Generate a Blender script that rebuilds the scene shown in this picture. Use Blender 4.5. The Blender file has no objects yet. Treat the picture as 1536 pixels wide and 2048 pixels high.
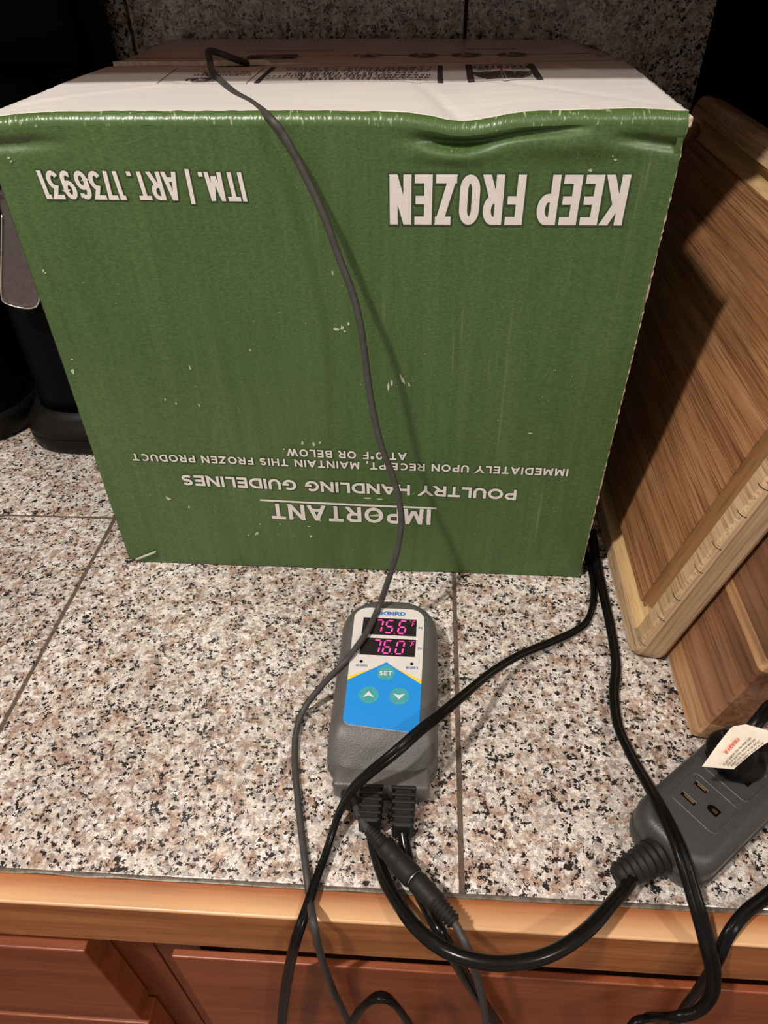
import bpy, bmesh, math, random
from mathutils import Vector, Matrix, noise
random.seed(7)
S = bpy.context.scene
COL = S.collection

# ------------------------------------------------------------------ camera
F = 1381.0                                   # focal length in pixels of a 1536 x 2048 frame
CX = Vector((0.99812172, 0.05904100, -0.01634572))    # camera right in world
CD = Vector((0.02562024, -0.64465346, -0.76404549))   # camera down in world
CF = Vector((-0.05564733, 0.76219162, -0.64495527))   # camera forward in world
CP = Vector((0, 0, 0.41))
cam = bpy.data.objects.new('camera', bpy.data.cameras.new('camera'))
COL.objects.link(cam)
cam.data.sensor_fit = 'HORIZONTAL'; cam.data.sensor_width = 36
cam.data.lens = F / 1536 * 36
cam.data.clip_start = 0.01
m = Matrix((CX, -CD, -CF)).transposed().to_4x4(); m.translation = CP
cam.matrix_world = m
S.camera = cam

# ------------------------------------------------------------------ light
w = bpy.data.worlds.new('world'); S.world = w; w.use_nodes = True
w.node_tree.nodes['Background'].inputs[0].default_value = (1.0, 0.86, 0.76, 1)
w.node_tree.nodes['Background'].inputs[1].default_value = 0.42
def lamp(name, loc, energy, color, size):
    l = bpy.data.lights.new(name, 'POINT'); l.energy = energy; l.color = color; l.shadow_soft_size = size
    o = bpy.data.objects.new(name, l); COL.objects.link(o); o.location = loc
    return o
lamp('ceiling_light_left', (-0.62, -0.27, 1.58), 104, (1.0, 0.93, 0.85), 0.040)
lamp('ceiling_light_right', (0.90, -0.60, 1.60), 40, (1.0, 0.92, 0.83), 0.050)
S.view_settings.view_transform = 'Standard'; S.view_settings.look = 'None'
S.view_settings.gamma = 1.0; S.view_settings.use_curve_mapping = False
S.view_settings.exposure = 0.0

# ------------------------------------------------------------------ helpers
def ray(u, v):
    return CX * ((u - 768) / F) + CD * ((v - 1024) / F) + CF
def P(u, v, z=None, y=None):                 # point seen at a pixel, on a given height or depth
    r = ray(u, v)
    s = (z - CP.z) / r.z if z is not None else (y - CP.y) / r.y
    return CP + r * s
def link(name, me, mat=None, parent=None, smooth=False):
    o = bpy.data.objects.new(name, me); COL.objects.link(o)
    if mat is not None and not me.materials:
        for mm in (mat if isinstance(mat, (list, tuple)) else [mat]): me.materials.append(mm)
    if smooth:
        for p in me.polygons: p.use_smooth = True
    if parent: o.parent = parent
    return o
def mesh(name, verts, faces, mat=None, parent=None, smooth=False, idx=None):
    me = bpy.data.meshes.new(name); me.from_pydata([tuple(v) for v in verts], [], faces); me.update()
    o = link(name, me, mat, parent, smooth)
    if idx:
        for p, i in zip(me.polygons, idx): p.material_index = i
    return o
def from_bm(name, bm, mat=None, parent=None, smooth=False):
    bmesh.ops.recalc_face_normals(bm, faces=bm.faces)
    me = bpy.data.meshes.new(name); bm.to_mesh(me); bm.free()
    return link(name, me, mat, parent, smooth)
def tag(o, label, cat, group=None):
    o['label'] = label; o['category'] = cat
    if group: o['group'] = group
    return o
def empty(name, loc=(0, 0, 0), label=None, cat=None, group=None):
    o = bpy.data.objects.new(name, None); COL.objects.link(o); o.location = loc
    o.empty_display_size = 0.02
    if label: tag(o, label, cat, group)
    return o
def box_bm(bm, a, b, bev=0.0, seg=2):
    r = bmesh.ops.create_cube(bm, size=1)
    vs = r['verts']
    for v in vs:
        v.co = Vector([a[i] + (b[i] - a[i]) * (v.co[i] + .5) for i in range(3)])
    if bev:
        es = list({e for v in vs for e in v.link_edges})
        bmesh.ops.bevel(bm, geom=es, offset=bev, segments=seg, profile=.5, affect='EDGES')
def box(name, a, b, mat, parent=None, bev=0.0, smooth=False, seg=2):
    bm = bmesh.new(); box_bm(bm, a, b, bev, seg)
    return from_bm(name, bm, mat, parent, smooth)
def rrect(x0, x1, y0, y1, r, n=8):           # rounded rectangle, r = radius or four radii (BL, BR, TR, TL)
    rr = r if isinstance(r, (list, tuple)) else (r,) * 4
    pts = []
    for (cx, cy, a0, q) in ((x0 + rr[0], y0 + rr[0], 180, rr[0]), (x1 - rr[1], y0 + rr[1], 270, rr[1]),
                            (x1 - rr[2], y1 - rr[2], 0, rr[2]), (x0 + rr[3], y1 - rr[3], 90, rr[3])):
        for k in range(n + 1):
            a = math.radians(a0 + 90 * k / n); pts.append((cx + q * math.cos(a), cy + q * math.sin(a)))
    return pts
def loft(name, rings, mat, parent=None, smooth=True, cap0=True, cap1=True, closed=True):
    n = len(rings[0]); V = [p for r in rings for p in r]; Fc = []
    for i in range(len(rings) - 1):
        for j in range(n if closed else n - 1):
            k = (j + 1) % n
            Fc.append((i * n + j, i * n + k, (i + 1) * n + k, (i + 1) * n + j))
    if cap0: Fc.append(tuple(range(n - 1, -1, -1)))
    if cap1: Fc.append(tuple((len(rings) - 1) * n + j for j in range(n)))
    return mesh(name, V, Fc, mat, parent, smooth)
def catmull(pts, n=8):
    pts = [Vector(p) for p in pts]
    p = [pts[0] * 2 - pts[1]] + pts + [pts[-1] * 2 - pts[-2]]
    out = []
    for i in range(1, len(p) - 2):
        a, b, c, d = p[i - 1:i + 3]
        for k in range(n):
            t = k / n
            out.append(0.5 * ((2 * b) + (c - a) * t + (2 * a - 5 * b + 4 * c - d) * t * t + (3 * b - a - 3 * c + d) * t ** 3))
    out.append(pts[-1]); return out
def circle(r, n=14):
    return [(r * math.cos(2 * math.pi * k / n), r * math.sin(2 * math.pi * k / n)) for k in range(n)]
def figure8(r):                              # two-core flat cord
    out = []
    for s in (1, -1):
        for k in range(10):
            a = math.radians((-145 if s > 0 else 35) + 290 * k / 9) if s > 0 else math.radians(35 + 290 * k / 9)
            out.append((s * r * .82 * 1.0 + r * math.cos(a), r * math.sin(a)))
    return out
def sweep(name, path, prof, mat, parent=None, twist=None, up0=Vector((0, 0, 1)), n=8, cap=True):
    q = catmull(path, n); T = []
    for i in range(len(q)):
        a = q[max(i - 1, 0)]; b = q[min(i + 1, len(q) - 1)]; T.append((b - a).normalized())
    u = (up0 - T[0] * up0.dot(T[0])).normalized(); rings = []
    L = 0
    for i, (p, t) in enumerate(zip(q, T)):
        u = (u - t * u.dot(t)).normalized(); s = t.cross(u)
        a = twist(i / (len(q) - 1)) if twist else 0
        ca, sa = math.cos(a), math.sin(a)
        rings.append([p + s * (x * ca - y * sa) + u * (x * sa + y * ca) for x, y in
                      (prof(i / (len(q) - 1)) if callable(prof) else prof)])
    return loft(name, rings, mat, parent, True, cap, cap)
def tube(name, path, r, mat, parent=None, n=8, seg=14):
    return sweep(name, path, circle(r, seg), mat, parent, n=n)

# ------------------------------------------------------------------ materials
def nt(name, rough=0.5, base=(.5, .5, .5), spec=.5, metal=0, coat=0):
    mt = bpy.data.materials.new(name); mt.use_nodes = True
    b = mt.node_tree.nodes['Principled BSDF']
    b.inputs['Base Color'].default_value = (*base, 1); b.inputs['Roughness'].default_value = rough
    b.inputs['Specular IOR Level'].default_value = spec; b.inputs['Metallic'].default_value = metal
    b.inputs['Coat Weight'].default_value = coat
    return mt, mt.node_tree, b
class N:                                      # small node builder
    def __init__(s, tree): s.t = tree; s.tc = tree.nodes.new('ShaderNodeTexCoord')
    def new(s, k, **kw):
        n = s.t.nodes.new(k)
        for a, b in kw.items(): setattr(n, a, b)
        return n
    def lk(s, a, b): s.t.links.new(a, b)
    def mapping(s, scale=(1, 1, 1), rot=(0, 0, 0), src=None, loc=(0, 0, 0)):
        n = s.new('ShaderNodeMapping'); n.inputs['Scale'].default_value = scale; n.inputs['Rotation'].default_value = rot
        n.inputs['Location'].default_value = loc
        s.lk(src or s.tc.outputs['Object'], n.inputs['Vector']); return n.outputs[0]
    def noise(s, vec, scale, detail=3, rough=.5, dist=0):
        n = s.new('ShaderNodeTexNoise'); n.inputs['Scale'].default_value = scale; n.inputs['Detail'].default_value = detail
        n.inputs['Roughness'].default_value = rough; n.inputs['Distortion'].default_value = dist
        s.lk(vec, n.inputs['Vector']); return n.outputs['Fac'], n.outputs['Color']
    def ramp(s, fac, stops, interp='LINEAR'):
        n = s.new('ShaderNodeValToRGB'); e = n.color_ramp.elements; n.color_ramp.interpolation = interp
        while len(e) > 1: e.remove(e[-1])
        e[0].position = stops[0][0]; c = stops[0][1]; e[0].color = (*c, 1) if len(c) == 3 else c
        for p, c in stops[1:]:
            k = e.new(p); k.color = (*c, 1)
        s.lk(fac, n.inputs[0]); return n.outputs[0]
    def mix(s, fac, a, b, mode='MIX'):
        n = s.new('ShaderNodeMix', data_type='RGBA', blend_type=mode)
        for sock, v in ((n.inputs[0], fac), (n.inputs[6], a), (n.inputs[7], b)):
            if isinstance(v, (int, float)): sock.default_value = v
            elif isinstance(v, tuple): sock.default_value = (*v, 1)
            else: s.lk(v, sock)
        return n.outputs[2]
    def math(s, op, a, b=0.0):
        n = s.new('ShaderNodeMath', operation=op)
        for sock, v in ((n.inputs[0], a), (n.inputs[1], b)):
            if isinstance(v, (int, float)): sock.default_value = v
            else: s.lk(v, sock)
        return n.outputs[0]
    def bump(s, h, bsdf, strength=.3, dist=.001):
        n = s.new('ShaderNodeBump'); n.inputs['Strength'].default_value = strength; n.inputs['Distance'].default_value = dist
        s.lk(h, n.inputs['Height']); s.lk(n.outputs[0], bsdf.inputs['Normal'])
BW = ((0, 0, 0), (1, 1, 1))
def granite(name, dark=1.0):
    mt, t, b = nt(name, .22); n = N(t)
    oi = n.new('ShaderNodeObjectInfo'); mul = n.math('MULTIPLY', oi.outputs['Random'], 7.0)
    add = n.new('ShaderNodeVectorMath', operation='ADD')
    comb = n.new('ShaderNodeCombineXYZ'); n.lk(mul, comb.inputs[0]); n.lk(mul, comb.inputs[1]); n.lk(mul, comb.inputs[2])
    n.lk(n.tc.outputs['Object'], add.inputs[0]); n.lk(comb.outputs[0], add.inputs[1]); vec = add.outputs[0]
    # distort
    _, dc = n.noise(vec, 650, 2, .65)
    sc = n.new('ShaderNodeVectorMath', operation='SCALE'); sc.inputs['Scale'].default_value = .0046
    sub = n.new('ShaderNodeVectorMath', operation='SUBTRACT'); sub.inputs[1].default_value = (.5, .5, .5)
    n.lk(dc, sub.inputs[0]); n.lk(sub.outputs[0], sc.inputs[0])
    ad2 = n.new('ShaderNodeVectorMath', operation='ADD'); n.lk(vec, ad2.inputs[0]); n.lk(sc.outputs[0], ad2.inputs[1]); v2 = ad2.outputs[0]
    def vor(scale):
        v = n.new('ShaderNodeTexVoronoi'); v.inputs['Scale'].default_value = scale; n.lk(v2, v.inputs['Vector'])
        sp = n.new('ShaderNodeSeparateColor'); n.lk(v.outputs['Color'], sp.inputs[0]); return sp.outputs
    a = vor(370); c = vor(560)
    base = n.ramp(a[0], [(0, (.95, .89, .82)), (.34, (.66, .60, .55)), (.54, (.90, .87, .83)), (.74, (.42, .40, .39)), (.88, (.84, .74, .64))], 'CONSTANT')
    f0, _ = n.noise(vec, 260, 3, .6)
    base = n.mix(n.math('MULTIPLY', n.ramp(f0, [(.42, BW[0]), (.62, BW[1])]), .45), base, (.36, .32, .29))
    f1, _ = n.noise(vec, 100, 4, .72)
    tan = n.ramp(f1, [(.49, BW[0]), (.57, BW[1])])
    base = n.mix(n.math('MULTIPLY', tan, .80), base, n.ramp(c[1], [(0, (.36, .20, .125)), (.35, (.50, .35, .26)), (.65, (.20, .115, .08)), (.85, (.66, .53, .43))], 'CONSTANT'))
    f2, _ = n.noise(vec, 420, 2, .5)
    gr = n.ramp(f2, [(.56, BW[0]), (.66, BW[1])])
    base = n.mix(n.math('MULTIPLY', gr, .6), base, (.30, .28, .27))
    f3, _ = n.noise(vec, 95, 3, .6)                # clumps of black mica
    thr = n.math('SUBTRACT', 1.22, n.math('MULTIPLY', f3, .71))
    blk = n.math('GREATER_THAN', c[0], thr)
    a2 = n.math('GREATER_THAN', a[2], n.math('SUBTRACT', 1.27, n.math('MULTIPLY', f3, .62)))
    blk = n.math('MAXIMUM', blk, a2)
    base = n.mix(blk, base, (.022, .022, .024))
    f5, _ = n.noise(vec, 1100, 2, .6)
    base = n.mix(.75, base, n.ramp(f5, [(.30, (.55, .52, .50)), (.52, (1, 1, 1)), (.72, (1.22, 1.20, 1.18))]), 'MULTIPLY')
    # large soft tone variation
    f4, _ = n.noise(vec, 9, 2, .5)
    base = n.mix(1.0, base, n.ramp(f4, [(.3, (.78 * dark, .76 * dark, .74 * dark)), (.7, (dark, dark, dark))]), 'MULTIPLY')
    n.lk(base, b.inputs['Base Color'])
    n.bump(f2, b, .05, .0005)
    return mt
def wood(name, cols, axis=0, fine=420, band=38, rough=.45, streak=.6, knots=None, coat=0, var=.0, pores=.5, squeeze=.055):
    """grain runs along `axis` of the object; cols dark..light"""
    mt, t, b = nt(name, rough, coat=coat); n = N(t)
    s = [1, 1, 1]; s[axis] = squeeze
    oi = n.new('ShaderNodeObjectInfo'); comb = n.new('ShaderNodeCombineXYZ')
    mul = n.math('MULTIPLY', oi.outputs['Random'], 5.0)
    for i in range(3): n.lk(mul, comb.inputs[i])
    add = n.new('ShaderNodeVectorMath', operation='ADD'); n.lk(n.tc.outputs['Object'], add.inputs[0]); n.lk(comb.outputs[0], add.inputs[1])
    v = n.mapping(tuple(s), src=add.outputs[0])
    f1, _ = n.noise(v, band, 4, .55, .8)
    f2, _ = n.noise(v, fine, 3, .6)
    s2 = [1, 1, 1]; s2[axis] = .35
    f3, _ = n.noise(n.mapping(tuple(s2), src=add.outputs[0]), 16, 3, .6)
    c = n.ramp(f1, [(.28, cols[0]), (.5, cols[1]), (.72, cols[2])])
    c = n.mix(streak, c, n.ramp(f2, [(.34, (.46, .40, .36)), (.50, (1, 1, 1)), (.68, (1.22, 1.18, 1.12))]), 'MULTIPLY')
    if name == 'cherry_trim':                      # top face mixed paler towards its front edge
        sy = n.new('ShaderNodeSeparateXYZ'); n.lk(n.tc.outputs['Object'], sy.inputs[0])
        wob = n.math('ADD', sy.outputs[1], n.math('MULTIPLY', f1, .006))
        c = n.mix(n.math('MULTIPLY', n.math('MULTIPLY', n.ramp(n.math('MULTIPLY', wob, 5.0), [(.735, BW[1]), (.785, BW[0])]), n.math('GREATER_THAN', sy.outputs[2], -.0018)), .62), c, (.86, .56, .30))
    c = n.mix(pores, c, n.ramp(f3, [(.32, (.62, .55, .50)), (.55, (1, 1, 1))]), 'MULTIPLY')
    n.lk(c, b.inputs['Base Color']); n.bump(f2, b, .12, .0006)
    return mt
def plain(name, base, rough=.5, spec=.5, metal=0, bumpy=None, coat=0, mott=.12):
    mt, t, b = nt(name, rough, base, spec, metal, coat); n = N(t)
    f, _ = n.noise(n.tc.outputs['Object'], 240, 3, .6)
    lo = tuple(c * (1 - mott) for c in base); hi = tuple(min(1, c * (1 + mott)) for c in base)
    n.lk(n.ramp(f, [(.3, lo), (.7, hi)]), b.inputs['Base Color'])
    if bumpy:
        g, _ = n.noise(n.tc.outputs['Object'], bumpy[0], 2, .5); n.bump(g, b, bumpy[1], .0006)
    return mt
def emit(name, col, strength):
    mt, t, b = nt(name, .4, col)
    b.inputs['Emission Color'].default_value = (*col, 1); b.inputs['Emission Strength'].default_value = strength
    return mt
M_gran = granite('granite_polished')
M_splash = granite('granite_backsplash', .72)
M_grout = plain('grout_brown', (.10, .070, .050), .9, bumpy=(600, .5), mott=.4)
M_caulk = plain('caulk_grey', (.14, .115, .09), .4, bumpy=(260, .6), mott=.45)
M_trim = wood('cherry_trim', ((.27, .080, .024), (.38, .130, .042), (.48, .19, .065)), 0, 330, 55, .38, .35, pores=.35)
M_cab = wood('cherry_cabinet', ((.20, .044, .013), (.28, .068, .021), (.35, .095, .031)), 0, 260, 30, .4, .3, pores=.3)
M_cabv = wood('cherry_cabinet_stile', ((.15, .032, .011), (.21, .050, .017), (.27, .070, .024)), 2, 260, 30, .4, .3, pores=.3)
M_bam_face = wood('bamboo_centre', ((.29, .130, .056), (.37, .178, .080), (.45, .235, .115)), 0, 760, 70, .5, 1.0, pores=.9, squeeze=.016)
M_bam_rim = wood('bamboo_rim', ((.46, .29, .16), (.56, .38, .225), (.64, .46, .29)), 0, 560, 90, .5, .95, pores=.35, squeeze=.03)
M_bam_edge = wood('bamboo_edge', ((.42, .28, .165), (.52, .36, .22), (.60, .44, .29)), 1, 620, 60, .5, .7, pores=.25, squeeze=.016)
M_bam_groove = wood('bamboo_groove', ((.56, .36, .16), (.66, .45, .22), (.72, .52, .28)), 0, 480, 60, .45, .4, pores=.3)
M_bam_groove2 = wood('bamboo_groove_end_grain', ((.19, .090, .034), (.27, .135, .052), (.36, .19, .080)), 1, 520, 60, .45, .5, pores=.4)
M_aca = [wood('acacia_%d' % i, c, 0, 340, 40, .42, .75, pores=.95, squeeze=.03) for i, c in enumerate((
    ((.40, .20, .09), (.50, .28, .14), (.58, .36, .19)),
    ((.07, .032, .018), (.17, .080, .042), (.27, .135, .07)),
    ((.11, .048, .024), (.23, .105, .052), (.34, .165, .085)),
    ((.09, .040, .020), (.20, .092, .046), (.30, .15, .075))))]
M_black = plain('black_gloss_plastic', (.002, .002, .0025), .45, .05)
M_blacksatin = plain('black_satin_plastic', (.006, .0055, .005), .42, .16, bumpy=(500, .15))
M_cord = plain('black_cord', (.005, .005, .005), .22, .25, mott=.2)
M_flat = plain('black_flat_cord', (.0045, .0045, .0045), .30, .16, bumpy=(300, .2))
M_probe = plain('grey_probe_cord', (.050, .045, .042), .55, .4, mott=.15)
M_rubber = plain('grey_black_rubber', (.013, .0125, .012), .55, .25, bumpy=(900, .2))
M_house = plain('grey_textured_plastic', (.092, .088, .083), .38, bumpy=(1500, .35), mott=.08)
M_house2 = plain('dark_grey_plastic', (.045, .044, .045), .40, bumpy=(1500, .3), mott=.08)
M_steel = plain('brushed_steel', (.15, .125, .13), .38, metal=.7, bumpy=(300, .1))
M_brass = plain('brass_contact', (.60, .36, .10), .35, metal=.9)
M_chrome = plain('nickel_ring', (.75, .70, .62), .25, metal=1)
M_hole = plain('dark_slot', (.003, .003, .003), .8, .03)
M_face_white = plain('face_pale_grey', (.66, .63, .60), .45, mott=.03)
M_face_blue = plain('face_blue', (.012, .26, .72), .45, mott=.03)
M_face_yellow = plain('face_yellow', (.95, .60, .03), .45, mott=.03)
M_face_teal = plain('button_teal', (.055, .34, .38), .45, mott=.12)
M_ink_blue = plain('ink_blue', (.02, .16, .55), .5)
M_ink_navy = plain('ink_navy', (.05, .13, .34), .5)
M_white_print = plain('white_print', (.70, .65, .62), .5, mott=.05)
M_halo = plain('dark_green_print', (.030, .060, .016), .5)
M_disp = plain('display_dark_film', (.014, .010, .010), .35)
M_led = emit('led_pink', (1.0, .055, .33), .95)
M_tag = plain('paper_tag', (.74, .66, .55), .7, mott=.05)
M_ink = plain('black_ink', (.035, .028, .026), .6)
M_inkfaint = plain('faded_black_ink', (.12, .085, .07), .6)
M_red_ink = plain('red_ink', (.70, .10, .04), .6)
M_kraft = plain('kraft_board', (.36, .22, .13), .8, bumpy=(400, .3))
M_ragged = plain('torn_paper_edge', (.60, .47, .36), .9, bumpy=(900, .6), mott=.35)

def green_board():
    mt, t, b = nt('green_printed_board', .36, (.1, .2, .05), .5); n = N(t)
    o = n.tc.outputs['Object']
    f1, _ = n.noise(n.mapping((1, 1, .04)), 170, 3, .6)         # vertical print streaks
    f2, _ = n.noise(n.mapping((.5, .5, 1)), 900, 2, .6)
    f3, _ = n.noise(o, 7, 3, .5)
    c = n.ramp(f1, [(.3, (.054, .102, .030)), (.7, (.070, .124, .037))])
    c = n.mix(.5, c, n.ramp(f2, [(.35, (.60, .64, .55)), (.65, (1.35, 1.3, 1.35))]), 'MULTIPLY')
    c = n.mix(.45, c, n.ramp(f3, [(.3, (.8, .85, .75)), (.7, (1.2, 1.15, 1.25))]), 'MULTIPLY')
    f4, _ = n.noise(o, 1500, 1, .5); f5, _ = n.noise(n.mapping((1, 1, .35)), 22, 3, .6)
    sp = n.math('MULTIPLY', n.math('GREATER_THAN', f4, .79), n.math('GREATER_THAN', f5, .5))
    f6, _ = n.noise(n.mapping((1, 1, .02)), 420, 2, .5)          # faint vertical rub marks
    rub = n.math('MULTIPLY', n.ramp(f6, [(.66, BW[0]), (.74, BW[1])]), n.math('MULTIPLY', n.ramp(f5, [(.5, BW[0]), (.65, BW[1])]), .35))
    c = n.mix(rub, c, (.30, .36, .20))
    c = n.mix(sp, c, (.50, .50, .36)); n.lk(c, b.inputs['Base Color'])
    n.lk(n.ramp(f3, [(.3, (.42, .42, .42)), (.7, (.33, .33, .33))]), b.inputs['Roughness'])
    n.bump(f2, b, .18, .0004)
    return mt
M_green = green_board()
def fold_mat():                                                  # cracked ink along the scored fold
    mt, t, b = nt('green_cracked_fold', .33, (.1, .2, .05), .6); n = N(t)
    f1, _ = n.noise(n.mapping((1, .25, .3)), 520, 2, .5); f2, _ = n.noise(n.tc.outputs['Object'], 18, 2, .5)
    c = n.mix(n.math('MULTIPLY', n.ramp(f1, [(.62, BW[0]), (.70, BW[1])]), n.ramp(f2, [(.42, (.1, .1, .1)), (.6, BW[1])])), (.060, .112, .030), (.36, .40, .26))
    n.lk(c, b.inputs['Base Color']); n.bump(f1, b, .5, .001)
    return mt
M_fold = fold_mat()
def white_board():
    mt, t, b = nt('white_board', .55, (.8, .76, .72), .4); n = N(t)
    f1, _ = n.noise(n.mapping((.06, 1, 1)), 210, 3, .6); f2, _ = n.noise(n.tc.outputs['Object'], 10, 3, .5)
    c = n.ramp(f1, [(.3, (.62, .585, .56)), (.7, (.68, .645, .615))])
    c = n.mix(.6, c, n.ramp(f2, [(.3, (.86, .86, .87)), (.7, (1, 1, 1))]), 'MULTIPLY')
    n.lk(c, b.inputs['Base Color']); n.bump(f2, b, .1, .003)
    return mt
M_white = white_board()
def taped_board():
    mt, t, b = nt('white_board_under_tape', .28, (.6, .5, .44), .6); n = N(t)
    f1, _ = n.noise(n.mapping((1, .08, 1)), 60, 3, .6)
    n.lk(n.ramp(f1, [(.3, (.58, .47, .41)), (.7, (.70, .58, .52))]), b.inputs['Base Color']); n.bump(f1, b, .25, .001)
    return mt
M_tape = taped_board()

# ------------------------------------------------------------------ lettering
def arc(cx, cy, rx, ry, a0, a1, n=10):
    return [(cx + rx * math.cos(math.radians(a0 + (a1 - a0) * k / n)), cy + ry * math.sin(math.radians(a0 + (a1 - a0) * k / n))) for k in range(n + 1)]
O_ = arc(.5, .5, .5, .5, 90, 450, 28)
G = {   # strokes inside the unit box, with a width factor
 'A': (1.05, [[(0, 0), (.46, 1.0)], [(.54, 1.0), (1, 0)], [(.22, .28), (.78, .28)]]),
 'B': (.85, [[(0, .5), (0, 0)] + arc(.62, .25, .38, .25, -90, 90) + [(0, .5)], [(0, .5), (0, 1)] + arc(.58, .75, .34, .25, 90, -90) + [(0, .5)]]),
 'C': (1.0, [arc(.55, .5, .55, .5, 48, 312, 22)]),
 'D': (.98, [[(0, .5), (0, 0)] + arc(.4, .5, .6, .5, -90, 90, 18) + [(0, 1), (0, .5)]]),
 'E': (.72, [[(1, 0), (0, 0), (0, 1), (1, 1)], [(0, .5), (.9, .5)]]),
 'F': (.68, [[(0, 0), (0, 1), (1, 1)], [(0, .5), (.88, .5)]]),
 'G': (1.05, [arc(.5, .5, .5, .5, 50, 340, 22) + [(1, .46), (.55, .46)]]),
 'H': (.92, [[(0, 0), (0, 1)], [(1, 0), (1, 1)], [(0, .5), (1, .5)]]),
 'I': (.0, [[(.5, 0), (.5, 1)]]),
 'J': (.6, [[(1, 1), (1, .3)] + arc(.5, .3, .5, .3, 0, -170, 10)]),
 'K': (.9, [[(0, 0), (0, 1)], [(1, 1), (.12, .48)], [(.3, .6), (1, 0)]]),
 'L': (.65, [[(0, 1), (0, 0), (1, 0)]]),
 'M': (1.2, [[(0, 0), (.08, 1)], [(.12, 1), (.47, .06)], [(.53, .06), (.88, 1)], [(.92, 1), (1, 0)]]),
 'N': (.98, [[(0, 0), (0, 1)], [(1, 0), (1, 1)], [(.07, 1), (.93, 0)]]),
 'O': (1.15, [O_]),
 'P': (.8, [[(0, 0), (0, 1)] + arc(.6, .72, .4, .28, 90, -90) + [(0, .44)]]),
 'Q': (1.15, [O_, [(.62, .3), (1, 0)]]),
 'R': (.85, [[(0, 0), (0, 1)] + arc(.6, .73, .4, .27, 90, -90) + [(0, .46)], [(.5, .46), (1, 0)]]),
 'S': (.78, [[(.96, .82)] + arc(.5, .75, .44, .25, 40, 270, 14) + arc(.5, .25, .5, .25, 90, -150, 14)]),
 'T': (.85, [[(0, 1), (1, 1)], [(.5, 1), (.5, 0)]]),
 'U': (.92, [[(0, 1), (0, .42)] + arc(.5, .42, .5, .42, 180, 360, 14) + [(1, 1)]]),
 'V': (1.0, [[(0, 1), (.47, 0)], [(.53, 0), (1, 1)]]),
 'W': (1.5, [[(0, 1), (.24, 0)], [(.28, 0), (.48, 1)], [(.52, 1), (.72, 0)], [(.76, 0), (1, 1)]]),
 'X': (.95, [[(0, 0), (1, 1)], [(0, 1), (1, 0)]]),
 'Y': (1.0, [[(0, 1), (.5, .48), (1, 1)], [(.5, .48), (.5, 0)]]),
 'Z': (.9, [[(.06, 1), (1, 1)], [(.95, 1), (.05, 0)], [(0, 0), (1, 0)]]),
 '0': (.85, [O_]), '1': (.25, [[(0, .9), (1, 1), (1, 0)]]),
 '2': (.8, [arc(.5, .7, .5, .3, 170, -30, 12) + [(0, 0), (1, 0)]]),
 '3': (.8, [[(0, 1), (.95, 1), (.42, .60)] + arc(.45, .3, .55, .3, 80, -150, 14)]),
 '4': (.9, [[(.75, 0), (.75, 1), (0, .3), (1, .3)]]),
 '5': (.8, [[(.95, 1), (.15, 1), (.08, .56)] + arc(.46, .31, .54, .31, 110, -150, 14)]),
 '6': (.85, [[(.72, 1), (.12, .48)], arc(.5, .31, .5, .31, 0, 360, 22)]),
 '7': (.85, [[(0, 1), (.95, 1)], [(.96, 1), (.42, 0)]]),
 '8': (.8, [arc(.5, .76, .42, .24, 0, 360, 18), arc(.5, .26, .5, .26, 0, 360, 18)]),
 '9': (.85, [[(.28, 0), (.88, .52)], arc(.5, .69, .5, .31, 0, 360, 22)]),
 '/': (.55, [[(0, -.12), (1, 1.12)]]), '|': (.0, [[(.5, -.10), (.5, 1.12)]]),
 '.': (.0, [[(.5, -.0), (.5, .09)]]), ',': (.05, [[(.6, .10), (.2, -.14)]]),
 '\u00b0': (.3, [arc(.5, .86, .5, .14, 0, 360, 12)]), '-': (.4, [[(0, .5), (1, .5)]]), ' ': (.35, []),
}
CON = dict(G)                                     # condensed forms for the big headline
CON['O'] = (.85, [arc(.5, .73, .5, .27, 0, 180, 12) + arc(.5, .27, .5, .27, 180, 360, 12) + [(1, .73)]])
CON['0'] = CON['O']
CON['R'] = (.85, [[(0, 0), (0, 1)] + arc(.45, .74, .5, .26, 90, -90) + [(0, .48)], [(.45, .48), (1, 0)]])
CON['P'] = (.85, [[(0, 0), (0, 1)] + arc(.45, .72, .55, .28, 90, -90) + [(0, .44)]])
CON['E'] = (.68, G['E'][1]); CON['K'] = (.95, [[(0, 0), (0, 1)], [(.95, 1), (.08, .42)], [(.35, .60), (1, 0)]])
CON['/'] = (.20, [[(0, -.10), (1, 1.12)]]); CON['M'] = (1.25, G['M'][1]); CON['6'] = (.85, [[(.92, .93)] + arc(.5, .72, .5, .28, 50, 180, 8) + [(0, .3)] + arc(.5, .30, .5, .30, 180, 540, 22)])
CON['9'] = (.85, [[(.08, .07)] + arc(.5, .28, .5, .28, 230, 360, 8) + [(1, .7)] + arc(.5, .70, .5, .30, 0, 360, 22)])
CON['7'] = (.62, [[(0, 1), (.95, 1)], [(.96, 1), (.60, 0)]]); CON['1'] = (.16, [[(-.3, 1), (1, 1)], [(1, 1), (1, 0)]])
CON['A'] = (1.0, [[(0, 0), (.42, 1.0)], [(.58, 1.0), (1, 0)], [(.2, .22), (.8, .22)]])
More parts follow.
